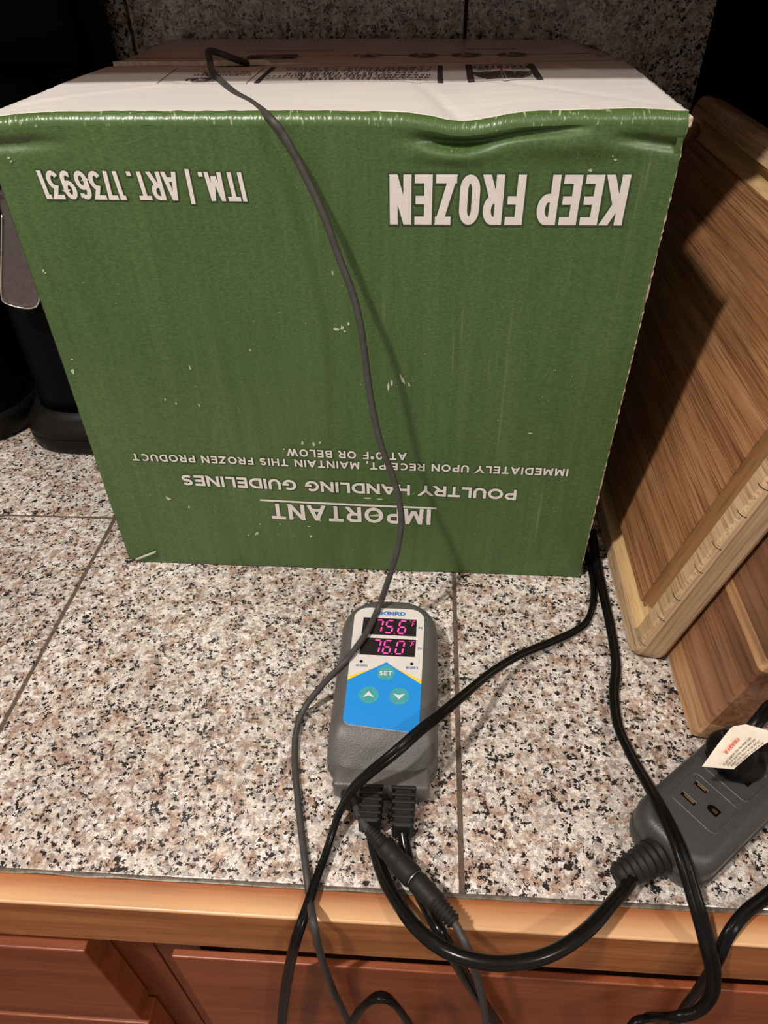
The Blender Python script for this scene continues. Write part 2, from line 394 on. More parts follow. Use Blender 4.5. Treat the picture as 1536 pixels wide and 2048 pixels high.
def layout(text, t, wf, gap, table):
    x = 0; out = []
    for ch in text:
        wd, st = table[ch]; cw = wd * wf * (1 - t)
        if ch == ' ': x += .40 * wf + gap; continue
        for s in st:
            q = [(x + t / 2 + px * cw, t / 2 + py * (1 - t)) for px, py in s]
            for e, f in ((0, 1), (-1, -2)):            # stroke ends: slanted ones are cut level with the line, level ones run full out
                a, b = Vector(q[e]), Vector(q[f])
                if (Vector(q[0]) - Vector(q[-1])).length < 1e-6: break
                d = (a - b).normalized(); py = s[e][1]; px = s[e][0]
                if abs(d.y) > .45 and (py <= .01 or py >= .99) and len(s) < 4 or abs(d.y) > .97 and (py <= .01 or py >= .99):
                    yt = (0 if py < .5 else 1) + (py if py < 0 else max(0, py - 1))
                    a = a + d * ((yt - a.y) / d.y); q[e] = (a.x, a.y)
                elif abs(d.x) > .97 and (px >= .85 or px <= .01): q[e] = (a.x + d.x * t / 2, a.y)
            out.append(q)
        x += cw + t + gap
    return out, x - gap
def ribbon(V, Fc, pts, hw, lift, extra=0.0):
    """mitred ribbon; xs is the horizontal stretch already applied so stems keep their weight"""
    n = len(pts); closed = (Vector(pts[0]) - Vector(pts[-1])).length < 1e-6
    L = []; R = []
    for i in range(n):
        p = Vector(pts[i])
        a = Vector(pts[i - 1]) if i > 0 else (Vector(pts[-2]) if closed else None)
        c = Vector(pts[i + 1]) if i < n - 1 else (Vector(pts[1]) if closed else None)
        d1 = (p - a).normalized() if a is not None else None
        d2 = (c - p).normalized() if c is not None else None
        if d1 is None: d1 = d2
        if d2 is None: d2 = d1
        nn = Vector((-(d1 + d2).y, (d1 + d2).x))
        if nn.length < 1e-6: nn = Vector((-d1.y, d1.x))
        nn.normalize(); n1 = Vector((-d1.y, d1.x))
        k = hw / max(.45, nn.dot(n1))
        L.append(p + nn * k); R.append(p - nn * k)
    if not closed:
        for e, f in ((0, 1), (-1, -2)):
            d = (Vector(pts[e]) - Vector(pts[f])).normalized()
            if .45 < abs(d.y) < .985 and len(pts) < 4:
                h = hw / abs(d.y); sg = 1 if (L[e] - Vector(pts[e])).x > 0 else -1
                L[e] = Vector((pts[e][0] + sg * h, pts[e][1])); R[e] = Vector((pts[e][0] - sg * h, pts[e][1]))
            if extra: L[e] = L[e] + d * extra; R[e] = R[e] + d * extra
    b = len(V)
    for l, r in zip(L, R): V.append((l.x, l.y, lift)); V.append((r.x, r.y, lift))
    for i in range(n - 1): Fc.append((b + 2 * i + 1, b + 2 * i + 3, b + 2 * i + 2, b + 2 * i))
def text(name, s, A, B, cap, mat, parent, t=.17, gap=.12, wf=.62, table=G, grow=0.0, lift=.0003, up=None, skew=0.0, proj=None):
    """baseline from point A to point B, cap = vector from baseline to cap line"""
    A, B, cap = Vector(A), Vector(B), Vector(cap)
    H = cap.length; W = (B - A).length / H            # wanted width in cap heights
    ref = W
    lo, hi = .05, 4.0
    for _ in range(30):
        mid = (lo + hi) / 2
        if layout(s, t, mid, gap, table)[1] < ref: lo = mid
        else: hi = mid
    strokes, wd = layout(s, t, lo, gap, table)
    V = []; Fc = []
    for i, st in enumerate(strokes): ribbon(V, Fc, st, t / 2 + grow, i * 4e-6, grow)
    ex = (B - A).normalized(); ey = cap.normalized(); ez = ex.cross(ey).normalized()
    k = W / wd
    V3 = [A + ex * ((x * k + skew * y) * H) + ey * (y * H) + ez * (z + lift) for x, y, z in V]
    if proj: V3 = [proj(p, lift + z[2]) for p, z in zip(V3, V)]
    return mesh(name, V3, Fc, mat, parent)
def poly(name, pts, nrm, lift, mat, parent, idx=None):
    return mesh(name, [Vector(p) + Vector(nrm) * lift for p in pts], [tuple(range(len(pts)))], mat, parent)

# ================================================================== SETTING
TP = .310; XG = .0275; YG = .1570; WY = .7685      # tile pitch, a grout line, counter edge, wall
g = .0030
counter = empty('countertop', (0, .46, 0), 'granite tile countertop with brown grout and a cherry wood front edge', 'countertop')
counter['kind'] = 'structure'; 
def rel(o, root):                                   # keep world placement under an Empty that is not at the origin
    o.parent = root; o.matrix_parent_inverse = Matrix.Translation(-root.location)
    return o
def tile_mesh(sx, sy, th=.012):
    bm = bmesh.new(); box_bm(bm, (-sx / 2, -sy / 2, -th), (sx / 2, sy / 2, 0), .0009, 2)
    me = bpy.data.meshes.new('granite_tile'); bmesh.ops.recalc_face_normals(bm, faces=bm.faces); bm.to_mesh(me); bm.free()
    me.materials.append(M_gran); return me
tm = tile_mesh(TP - g, TP - g)
tm2 = tile_mesh(TP - g, WY - (YG + 2 * TP) - .002 + .03) 
for ix in range(-4, 4):
    for iy in range(0, 2):
        cx = XG + (ix + .5) * TP + (.0 if iy else 0); cy = YG + (iy + .5) * TP
        if iy == 1: cx += -.0012
        o = link('granite_tile', tm); o.location = (cx, cy, random.uniform(-.00025, 0)); rel(o, counter)
rel(box('grout_bed', (-1.25, YG - .004, -.03), (1.25, WY + .01, -.0014), M_grout), counter)
# crumbly caulk line between the tiles and the wood edge
bm = bmesh.new(); k = 160
V = []; Fc = []
for i in range(k + 1):
    x = -.75 + 1.5 * i / k
    a = .0012 * noise.noise(Vector((x * 60, 0, 0))); b_ = .0010 * noise.noise(Vector((x * 45, 5, 0)))
    V += [(x, YG + .0018 + a * .6, -.0008), (x, YG + .0006, .0006 + b_ * .5), (x, YG - .0010 + b_ * .8, -.0001)]
for i in range(k):
    for j in range(2): Fc.append((3 * i + j, 3 * i + 3 + j, 3 * i + 4 + j, 3 * i + 1 + j))
bm.free()
rel(mesh('caulk_line', V, Fc, M_caulk, smooth=True), counter)
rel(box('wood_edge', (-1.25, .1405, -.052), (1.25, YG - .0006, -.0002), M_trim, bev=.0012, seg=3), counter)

wall = empty('wall_back', (0, WY, 0)); wall['kind'] = 'structure'
rel(box('grout_bed', (-1.25, WY + .006, -.03), (.247, WY + .02, .47), M_grout), wall)
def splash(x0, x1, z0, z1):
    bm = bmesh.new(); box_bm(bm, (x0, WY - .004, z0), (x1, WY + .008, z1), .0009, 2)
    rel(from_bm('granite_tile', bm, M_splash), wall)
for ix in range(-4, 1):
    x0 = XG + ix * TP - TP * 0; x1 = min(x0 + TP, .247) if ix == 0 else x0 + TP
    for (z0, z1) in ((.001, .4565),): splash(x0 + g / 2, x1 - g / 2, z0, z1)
tr = box('black_filler', (.247, WY - .004, 0), (.32, WY + .02, .457), M_black, bev=.001); tr['kind'] = 'structure'  # black strip added to fill the wall where the granite stops
# upper wall cabinet over the back of the counter (above the frame; it shades the wall and the box top)
uc = empty('wall_cabinet', (0, .6, .457), 'cherry wall cabinet hanging above the granite backsplash', 'cabinet')
for nm, a, b in (('cabinet_body', (-1.25, .450, .457), (1.25, .79, 1.2)), ('door', (-1.24, .432, .459), (-.43, .4495, 1.19)),
                 ('door', (-.426, .432, .459), (.40, .4495, 1.19)), ('door', (.404, .432, .459), (1.24, .4495, 1.19))):
    rel(box(nm, a, b, M_trim if nm == 'cabinet_body' else M_cabv, bev=.001), uc)  # body wood paler than the doors, picked to bounce light below
# base cabinet under the counter
cab = empty('base_cabinet', (0, .3, -.9), 'reddish cherry base cabinet with slab drawer fronts under the granite counter', 'cabinet')
rel(box('cabinet_body', (-1.25, .178, -.90), (1.25, .76, -.031), M_cabv), cab)
rel(box('top_rail', (-1.25, .1605, -.075), (1.25, .1778, -.0315), M_cab), cab)
rel(box('stile', (-.2085, .1598, -.90), (-.1765, .1775, -.0315), M_cabv, bev=.0006), cab)
rel(box('stile', (-.1758, .1606, -.90), (-.144, .1775, -.0755), M_cabv, bev=.0006), cab)
rel(box('middle_rail', (-1.25, .1610, -.262), (-.209, .1775, -.200), M_cab), cab)
rel(box('drawer_front', (-.60, .1405, -.2234), (-.2040, .1592, -.0755), M_cab, bev=.0012, seg=3), cab)
rel(box('drawer_front', (-.1490, .1412, -.2234), (.62, .1462, -.0765), M_cab, bev=.0010, seg=3), cab)
rel(box('drawer_front', (-.60, .1405, -.42), (-.2010, .1592, -.2335), M_cab, bev=.0012, seg=3), cab)
rel(box('drawer_front', (-.1490, .1412, -.42), (.62, .1596, -.2335), M_cab, bev=.0022, seg=3), cab)
fl = box('floor', (-1.8, -1.6, -.93), (1.8, .8, -.9005), plain('floor_brown', (.12, .07, .045), .5)); fl['kind'] = 'structure'

# ================================================================== CARDBOARD BOX
X0, X1, YF, ZT = -.2465, .1312, .4080, .3372
FBL = Vector((-.2480, .4105, 0)); FBR = Vector((.1297, .4065, 0))
BKL = Vector((-.2400, .744, 0)); BKR = Vector((.1330, .708, 0))
bx = empty('cardboard_box', (-.06, .57, 0), 'large green and white cardboard box standing upside down with KEEP FROZEN on its front', 'box')
def fy(x): return YF + .0025 * (X1 - x) / (X1 - X0) - .0004
def gauss(d, s): return math.exp(-(d / s) ** 2)
def topz(x):                                         # sag of the folded edge
    return -.0042 * gauss(x - .0165, .020) - .0012 * gauss(x - .0165, .060) - .002 * gauss(x + .242, .02) - .0012 * gauss(x - .131, .015)
def front_off(x, z):                                 # dents of the front face, negative = towards the viewer
    d = 0
    d += .0075 * gauss(x - .0125, .017) * gauss(z - (ZT - .0118), .0030)       # creased hollow under the dip
    d -= .0022 * gauss(x - .010, .018) * gauss(z - (ZT - .0185), .0045)
    ln = (ZT - .0118) + .075 * (x - .02)             # long crease running right from the hollow
    if .01 < x < .085: d += .0042 * gauss(z - ln, .0018) * math.sin(math.pi * (x - .01) / .075)
    d -= .0022 * gauss(x - .075, .034) * gauss(z - (ZT - .0150), .0065)       # bulge that catches the light
    ln2 = ZT - .0105 - .10 * (x - .098)
    if x > .088: d += .0030 * min(1, (x - .088) / .02) * gauss(z - ln2 + .0022, .0030)
    if x < -.195: d += .0026 * min(1, (-.195 - x) / .03) * gauss(z - (ZT - .014), .0032)
    d += .0009 * noise.noise(Vector((x * 9, z * 9, 3)))
    d += .0004 * noise.noise(Vector((x * 40, z * 30, 8))) * min(1, max(0, (z - .29) / .03))
    return d
NX = 190
xs = [X0 + (X1 - X0) * i / NX for i in range(NX + 1)]
zs = [.0 + .285 * j / 30 for j in range(31)] + [.285 + (ZT - .006 - .285) * j / 44 for j in range(1, 45)]
V = []; Fc = []
for z in zs:
    for i, x in enumerate(xs):
        t = z / ZT; ex = (FBL.x + (X0 - FBL.x) * t) + ((FBR.x + (X1 - FBR.x) * t) - (FBL.x + (X0 - FBL.x) * t)) * i / NX
        zz = z + (topz(x) * max(0, (z - .29) / (ZT - .29)) if z > .29 else 0)
        if z == 0: zz += .0006 + .0008 * noise.noise(Vector((x * 30, 0, 0))) + (.003 if i < 3 else 0)
        V.append((ex, fy(x) + front_off(x, z), zz))
n1 = NX + 1
for j in range(len(zs) - 1):
    for i in range(NX): Fc.append((j * n1 + i, j * n1 + i + 1, (j + 1) * n1 + i + 1, (j + 1) * n1 + i))
rel(mesh('front_panel', V, Fc, M_green, smooth=True), bx)
# the scored, rounded fold between the green front and the white flap
V = []; rows = 9
for j in range(rows):
    a = math.radians(90 * j / (rows - 1))
    for i, x in enumerate(xs):
        o0 = front_off(x, ZT - .006) * (1 - j / (rows - 1))
        yy = fy(x) + .006 * (1 - math.cos(a)) + o0
        zz = ZT - .006 + .006 * math.sin(a) + topz(x) + .0003 * noise.noise(Vector((x * 160, a, 0)))
        V.append((x, yy, zz))
Fc = [(j * n1 + i, j * n1 + i + 1, (j + 1) * n1 + i + 1, (j + 1) * n1 + i) for j in range(rows - 1) for i in range(NX)]
rel(mesh('folded_edge', V, Fc, M_fold, smooth=True), bx)
SEAM = .582
def flap_z(x, y):
    t = (y - YF) / (SEAM - YF)
    z = topz(x) * max(0, 1 - t * 1.3) + .0007 * noise.noise(Vector((x * 14, y * 14, 1)))
    # two diagonal creases running back from the dip
    for (xa, ya, xb, yb, h) in ((.0165, YF + .004, -.010, .50, -.0014), (.045, .50, .115, .43, -.0008), (-.235, .445, -.16, .505, .0012), (.085, .56, .115, .515, .0006)):
        px, py = xb - xa, yb - ya; L = math.hypot(px, py); s = ((x - xa) * px + (y - ya) * py) / L
        if -.004 < s < L + .004:
            dd = abs((x - xa) * py - (y - ya) * px) / L
            z += h * gauss(dd, .0045) * (1 - .6 * max(0, s / L))
    return z
def flap(name, y0, y1, z0, fz, mat, ny, xl0, xr0, xl1, xr1, th=.0032, jag=.0006, seamj=0.0, idx=None):
    V = []; Fc = []
    for s in (0, -th):
        for j in range(ny + 1):
            t = j / ny
            for i in range(NX + 1):
                xl = xl0 + (xl1 - xl0) * t; xr = xr0 + (xr1 - xr0) * t
                if i == 0: xl += random.uniform(-jag, jag)
                if i == NX: xr += random.uniform(-jag, jag)
                x = xl + (xr - xl) * i / NX
                ya = y0(x) if callable(y0) else y0; yb = y1(x) if callable(y1) else y1
                y = ya + (yb - ya) * t
                V.append((x, y, z0 + fz(x, y) + s))
    m_ = (ny + 1) * n1
    for j in range(ny):
        for i in range(NX):
            q = (j * n1 + i, j * n1 + i + 1, (j + 1) * n1 + i + 1, (j + 1) * n1 + i)
            Fc.append(q); Fc.append(tuple(m_ + k for k in reversed(q)))
    nt_ = len(Fc)
    for j in range(ny):
        a, b = j * n1, (j + 1) * n1; Fc.append((a, b, m_ + b, m_ + a)); a += NX; b += NX; Fc.append((b, a, m_ + a, m_ + b))
    for i in range(NX):
        Fc.append((i + 1, i, m_ + i, m_ + i + 1)); k = ny * n1; Fc.append((k + i, k + i + 1, m_ + k + i + 1, m_ + k + i))
    o = mesh(name, V, Fc, [mat, M_ragged], smooth=False, idx=[0] * nt_ + [1] * (len(Fc) - nt_))
    for p in list(o.data.polygons)[:nt_]: p.use_smooth = True
    return rel(o, bx)
def seam_front(x):                                   # gap opens where the probe cord goes in
    return SEAM + .0015 * noise.noise(Vector((x * 20, 0, 0))) - .010 * gauss(x + .145, .035) - .002 * (1 if x < -.10 else 0)
def seam_back(x): return SEAM + .0012 + .0008 * noise.noise(Vector((x * 35, 4, 0))) + (.004 * min(1, (-.10 - x) / .04) if x < -.10 else 0)
flap('front_flap', lambda x: fy(x) + .006, seam_front, ZT, flap_z, M_white, 60, X0, X1, -.2360, .1330)
def back_z(x, y): return -.0006 + .0008 * noise.noise(Vector((x * 9, y * 9, 6))) - (.006 * max(0, (y - SEAM) / .15) if x > .12 else 0) + (.0025 * gauss(y - SEAM, .02) if x < -.12 else 0)
flap('back_flap', seam_back, lambda x: .744 + (.708 - .744) * (x + .24) / .373, ZT, back_z, M_white, 40, -.2355, .1300, BKL.x, BKR.x)
# clear tape strip along the back of the lid
V = []; Fc = []
for j in range(9):
    for i in range(61):
        x = -.236 + .364 * i / 60; yb = .742 + (.706 - .744) * (x + .24) / .373; y = .622 + (yb - .622) * j / 8
        V.append((x, y, ZT + back_z(x, y) + .0003 + .0002 * noise.noise(Vector((x * 50, y * 30, 0)))))
Fc = [(j * 61 + i, j * 61 + i + 1, (j + 1) * 61 + i + 1, (j + 1) * 61 + i) for j in range(8) for i in range(60)]
rel(mesh('tape_strip', V, Fc, M_tape, smooth=True), bx)
def wallp(name, a, b, mat, inw, ztop):              # side and back walls, 3 mm board with a ragged outer edge
    V = []; Fc = []; n = 60
    for k in range(n + 1):
        z = ztop * k / n; j = random.uniform(-.0004, .0004)
        V += [Vector((a.x, a.y + j, z)), Vector((b.x, b.y, z)), Vector((b.x, b.y, z)) + inw, Vector((a.x, a.y + j, z)) + inw]
    for k in range(n):
        for q in range(4): Fc.append((4 * k + q, 4 * k + (q + 1) % 4, 4 * k + 4 + (q + 1) % 4, 4 * k + 4 + q))
    Fc += [(3, 2, 1, 0), tuple(4 * n + q for q in range(4))]
    rel(mesh(name, V, Fc, mat), bx)
wallp('side_panel', Vector((FBL.x + .0004, .4120, 0)), Vector((BKL.x, BKL.y - .004, 0)), M_green, Vector((.003, 0, 0)), .333)
wallp('side_panel', Vector((FBR.x + .0008, .4085, 0)), Vector((BKR.x, BKR.y - .002, 0)), M_green, Vector((-.003, 0, 0)), .333)
wallp('back_panel', Vector((BKR.x - .003, BKR.y - .003, 0)), Vector((BKL.x + .003, BKL.y - .005, 0)), M_green, Vector((0, -.003, 0)), .333)
# pale torn raw edge up both front corners
for sx, xa, xb in ((1, FBR.x, X1), (-1, FBL.x, X0)):
    V = []; Fc = []; n = 170
    for k in range(n + 1):
        z = .002 + (ZT - .010) * k / n; x = xa + (xb - xa) * z / ZT
        wv = .0011 if sx > 0 else .0006
        a = random.uniform(.2, 1) * wv * (.6 if z > .30 else 1)
        yo = fy(x) + front_off(x, z)
        V += [(x - sx * a * .5, yo - .0002, z), (x + sx * a * .8, yo + .0004, z), (x + sx * .0005, yo + .0030, z)]
    for k in range(n):
        for q in range(2): Fc.append((3 * k + q, 3 * k + q + 1, 3 * k + 4 + q, 3 * k + 3 + q))
    rel(mesh('torn_corner_edge', V, Fc, M_ragged if sx > 0 else M_fold), bx)
rel(box('torn_corner', (.1308, .4080, .3290), (.1333, .4150, .3345), M_ragged, bev=.001), bx)
rel(box('box_bottom', (FBL.x + .005, .414, .0006), (BKR.x - .006, .700, .0036), M_kraft), bx)
rel(box('inner_flap', (X0 + .006, .50, .3240), (X1 - .004, .68, .3265), M_kraft), bx)

# --- printing on the front (upside down)
def fp(u, v): p = P(u, v, y=YF + .001); return Vector((p.x, fy(p.x) - .0009, p.z))
def onfront(p, l): return Vector((p.x, fy(p.x) + front_off(p.x, p.z) - l, p.z))
def line(name, s, ur, vr, ul, vl, cv, **kw):        # right end is where the words begin; cv = cap height in metres
    A, B = fp(ur, vr), fp(ul, vl); A.y = fy(A.x); B.y = fy(B.x)
    cap = Vector((0, 0, -cv))
    hw = kw.pop('halo', .03); lift = kw.pop('lift', .0005); kw['proj'] = onfront
    rel(text(name + '_outline', s, A, B, cap, M_halo, None, grow=hw, lift=lift - .0002, **kw), bx)
    rel(text(name, s, A, B, cap, M_white_print, None, lift=lift, **kw), bx)
line('headline_print', 'KEEP FROZEN', 1262, 348, 779, 348, .0265, t=.168, gap=.070, table=CON, halo=.035)
line('item_number_print', 'ITM. / ART. 1736931', 482, 345, 71, 341, .0152, t=.158, gap=.065, table=CON, halo=.045, skew=-.10)
line('storage_line_print', 'IMMEDIATELY UPON RECEIPT, MAINTAIN THIS FROZEN PRODUCT', 1137, 935, 262, 907, .0066, t=.20, gap=.20, halo=.06)
line('storage_line_print', 'AT 0\u00b0F OR BELOW.', 813, 904, 566, 896, .0066, t=.20, gap=.20, halo=.06)
line('guideline_print', 'POULTRY HANDLING GUIDELINES', 1034, 977, 361, 950, .0100, t=.22, gap=.14, halo=.05)
line('important_print', 'IMPORTANT', 862, 1018, 539, 1006, .0158, t=.195, gap=.16, halo=.03)
V = [fp(873 - 353 * k / 12, 1014 - 16 * k / 12) for k in range(13)] + [fp(520 + 353 * k / 12, 1001.5 + 16 * k / 12) for k in range(13)]
V = [onfront(p, .0005) for p in V]
rel(mesh('rule_print', V, [tuple(range(26))], M_white_print), bx)
# scuffed white flecks where ink has come off
V = []; Fc = []; M_fleck = plain('bare_paper_fleck', (.42, .44, .33), .8)
def fleck(u, v, su, sv, ang=0.0, n=9):
    b = len(V); ca, sa = math.cos(ang), math.sin(ang)
    for k in range(n):
        a = 2 * math.pi * k / n; r = random.uniform(.45, 1.1)
        du, dv = su * r * math.cos(a), sv * r * math.sin(a)
        p = fp(u + du * ca - dv * sa, v + du * sa + dv * ca); p.y = fy(p.x) + front_off(p.x, p.z) - .00035; V.append(p)
    Fc.append(tuple(range(b, b + n)))
for q in ((672, 658, 7, 5), (684, 655, 4, 6), (697, 647, 3, 5), (690, 662, 3, 3), (777, 772, 4, 14), (783, 765, 3, 8), (805, 758, 3, 12, -.4), (818, 768, 2, 6, -.4),
          (86, 541, 4, 4), (90, 546, 3, 2), (143, 720, 3, 2), (144, 744, 4, 7, -.4), (380, 735, 2, 7, -.3), (337, 998, 8, 4, .6), (378, 1015, 4, 3),
          (513, 1067, 5, 4), (497, 1070, 2, 2), (618, 1052, 4, 2), (622, 1072, 4, 3), (628, 888, 4, 6), (605, 884, 3, 6), (640, 884, 3, 3), (700, 902, 2, 4),
          (752, 1030, 16, 3), (735, 995, 9, 2), (760, 997, 8, 3), (16, 317, 4, 3), (22, 323, 2, 3), (1229, 319, 4, 4), (1224, 311, 2, 5), (1180, 340, 6, 4),
          (330, 800, 2, 4), (352, 808, 3, 3), (398, 811, 2, 5, -.4), (500, 700, 2, 3), (1060, 864, 6, 2), (588, 1035, 2, 2), (560, 1048, 2, 2), (520, 1048, 2, 2), (665, 545, 2, 8),
          (640, 1040, 3, 2), (845, 1035, 3, 3), (826, 1028, 3, 2)):
    V = []; Fc = []; fleck(*q); rel(mesh('scuff_mark', V, Fc, M_fleck), bx)
V = []; Fc = []
for k in range(90):
    fleck(random.uniform(150, 1180), random.uniform(560, 1100), random.uniform(.5, 1.3), random.uniform(.6, 2.0), 0, 5)
o = rel(mesh('scuff_specks', V, Fc, M_fleck), bx); o['kind'] = 'stuff'
V = []; Fc = []                                      # curl of peeled paper at the bottom left corner
pp = [fp(272, 1118), fp(285, 1113), fp(300, 1107), fp(312, 1101)]
for i, p in enumerate(pp):
    y = fy(p.x) - .0012; hgt = (.0014, .0020, .0016, .0003)[i]
    V += [(p.x, y + .001, p.z - .001), (p.x, y - .0018, p.z - .0008 + hgt * .1), (p.x, y, p.z + hgt * .5)]
for i in range(3):
    for q in range(2): Fc.append((3 * i + q, 3 * i + 3 + q, 3 * i + 4 + q, 3 * i + 1 + q))
rel(mesh('peeled_corner', V, Fc, M_fleck, smooth=True), bx)

# --- printing on the lid
def lp(x, y, f=flap_z): return Vector((x, y, ZT + f(x, y) + .00045))
def lid_text(name, s, xr, xl, y, cap, f=flap_z, mat=M_ink, t=.17, gap=.16):
    n = 1
    A = Vector((xr, y, ZT + f((xr + xl) / 2, y + .003) + .0006)); B = Vector((xl, y, A.z))
    # upside down from here: words run to -x and their tops point to the front
    rel(text(name, s, A, B, Vector((0, -cap, 0)), mat, None, t=t, gap=gap, lift=.0001), bx)
def lid_line(V, Fc, x0, y0, x1, y1, wd, f=flap_z, n=24):
    d = Vector((x1 - x0, y1 - y0)); L = d.length; d.normalize(); nn = Vector((-d.y, d.x)) * wd / 2
    b = len(V)
    for k in range(n + 1):
        c = Vector((x0, y0)) + d * L * k / n
        V.append(lp(c.x + nn.x, c.y + nn.y, f)); V.append(lp(c.x - nn.x, c.y - nn.y, f))
    for k in range(n): Fc.append((b + 2 * k + 1, b + 2 * k + 3, b + 2 * k + 2, b + 2 * k))
def lid_rect(name, x0, x1, y0, y1, side, thin, mat=M_ink, f=flap_z):
    V = []; Fc = []
    lid_line(V, Fc, x0, y0, x1, y0, thin, f); lid_line(V, Fc, x0, y1, x1, y1, thin, f)
    lid_line(V, Fc, x0 + side / 2, y0, x0 + side / 2, y1, side, f); lid_line(V, Fc, x1 - side / 2, y0, x1 - side / 2, y1, side, f)
    rel(mesh(name, V, Fc, mat), bx)
# certificate box
lid_rect('certificate_frame_print', -.1135, .0060, .5025, .5630, .0034, .0007)
rows = (('THIS CORRUGATED CONTAINER', .0005 - .004, -.086, .5140), ('HAS AN EDGE CRUSH TEST OF NOT LESS', -.002, -.108, .5235), ('THAN 55 LBS PER LINEAR INCH', -.010, -.097, .5330),
        ('PEACHTREE PACKAGING', -.003, -.092, .5445), ('LAWRENCEVILLE, GA 30046', -.002, -.101, .5550))
for s, a, b, y in rows: lid_text('certificate_print', s, a, b, y, .0058)
# maker's frame with the tree fan
lid_rect('maker_frame_print', .0215, .0680, .5040, .5665, .0042, .0010)
V = []; Fc = []
for k in range(-7, 8):
    if k == 0: continue
    c = .0448; b = len(V); yb = .5385; L = .0195 * abs(k) / 7
    x_in = c + (.0012 if k > 0 else -.0012); x_out = c + L * (1 if k > 0 else -1)
    ya = yb - .0275 * (1 - (abs(k) / 7.5) ** 2) ** .5
    V += [lp(x_in, yb - .001 - .0015 * (7 - abs(k))), lp(x_in, yb - .0003 - .0008 * (7 - abs(k))), lp(x_out, ya + .002), lp(x_out, ya)]
    Fc.append((b, b + 1, b + 2, b + 3))
lid_line(V, Fc, .0448, .5100, .0448, .5480, .0008)
for k in range(7):
    y = .5115 + .0038 * k; hw = .0195 * (1 - ((6 - k) / 7.6) ** 2) ** .5
    lid_line(V, Fc, .0448 - hw, y, .0438, y + .0005, .0021, n=6); lid_line(V, Fc, .0458, y + .0005, .0448 + hw, y, .0021, n=6)
rel(mesh('tree_emblem_print', V, Fc, M_ink), bx)
lid_text('maker_print', 'EST', .0600, .0510, .5470, .0045); lid_text('maker_print', '1990', .0385, .0295, .5470, .0045)
lid_text('maker_print', 'PEACHTREE', .0640, .0255, .5570, .0068, t=.22)
lid_text('maker_print', 'PACKAGING', .0620, .0275, .5635, .0036)
# recycling panel on the left
V = []; Fc = []
lid_line(V, Fc, -.175, .4995, -.118, .4995, .0005); lid_line(V, Fc, -.118, .4995, -.118, .562, .0006); lid_line(V, Fc, -.175, .4995, -.180, .562, .0006)
rel(mesh('recycling_frame_print', V, Fc, M_inkfaint), bx)
V = []; Fc = []
for k in range(24):
    a0 = 2 * math.pi * k / 24; a1 = 2 * math.pi * (k + .97) / 24
    if k % 8 == 7: continue
    for (r0, r1) in ((.0088, .0104), (.0040, .0068)):
        b = len(V)
        for rr_, a in ((r0, a0), (r1, a0), (r1, a1), (r0, a1)): V.append(lp(-.150 + rr_ * math.cos(a), .5130 + .9 * rr_ * math.sin(a)))
        Fc.append((b, b + 1, b + 2, b + 3))
rel(mesh('recycling_emblem_print', V, Fc, M_ink), bx)
lid_text('recycling_print', 'CORRUGATED', -.121, -.160, .5355, .0052); lid_text('recycling_print', 'RECYCLES', -.124, -.156, .5445, .0052)
# marks on the back flap
for nm, xc in (('recycle_mark_print', -.050), ('recycle_mark_print', -.008), ('recycle_mark_print', .024), ('recycle_mark_print', .058)):
    V = []; Fc = []
    for k in range(18):
        if k % 6 == 5: continue
        a0 = 2 * math.pi * k / 18; a1 = 2 * math.pi * (k + .9) / 18; b = len(V)
        r0 = .0050 if xc > -.02 else .0092
        for rr_, a in ((r0, a0), (.0112, a0), (.0112, a1), (r0, a1)): V.append(lp(xc + rr_ * math.cos(a), .618 + rr_ * math.sin(a), back_z) + Vector((0, 0, .0004)))
        Fc.append((b, b + 1, b + 2, b + 3))
    if xc == -.050:
        b = len(V); V += [lp(xc - .006, .612, back_z) + Vector((0, 0, .0005)), lp(xc + .006, .612, back_z) + Vector((0, 0, .0005)), lp(xc, .624, back_z) + Vector((0, 0, .0005))]; Fc.append((b, b + 1, b + 2))
    rel(mesh(nm, V, Fc, M_inkfaint), bx)
V = []; Fc = []
for (a, b_, c, d) in ((-.142, -.104, .609, .614), (-.142, -.104, .624, .629), (-.142, -.130, .614, .624), (-.116, -.104, .614, .624)):
    b = len(V); V += [lp(a, c, back_z) + Vector((0, 0, .0004)), lp(b_, c, back_z) + Vector((0, 0, .0004)), lp(b_, d, back_z) + Vector((0, 0, .0004)), lp(a, d, back_z) + Vector((0, 0, .0004))]
    Fc.append((b, b + 1, b + 2, b + 3))
rel(mesh('square_mark_print', V, Fc, M_inkfaint), bx)
lid_text('lot_number_print', '2AY020606', -.078, -.150, .655, .0060, back_z, M_inkfaint); lid_text('lot_number_print', '469215', .066, .026, .655, .0060, back_z, M_inkfaint)

# ================================================================== CUTTING BOARDS
def board_root(name, B, e, lean, label):
    up = Vector((math.sin(lean) * e.y, -math.sin(lean) * e.x, math.cos(lean))); nrm = up.cross(e) * -1   # nrm faces left, to the box
    nrm = e.cross(up); nrm = -nrm if nrm.x > 0 else nrm
    r = empty(name, (0, 0, 0), label, 'cutting board', 'cutting boards leaning at the right')
    mm = Matrix((e, up, nrm)).transposed().to_4x4(); mm.translation = B; r.matrix_world = mm
    return r
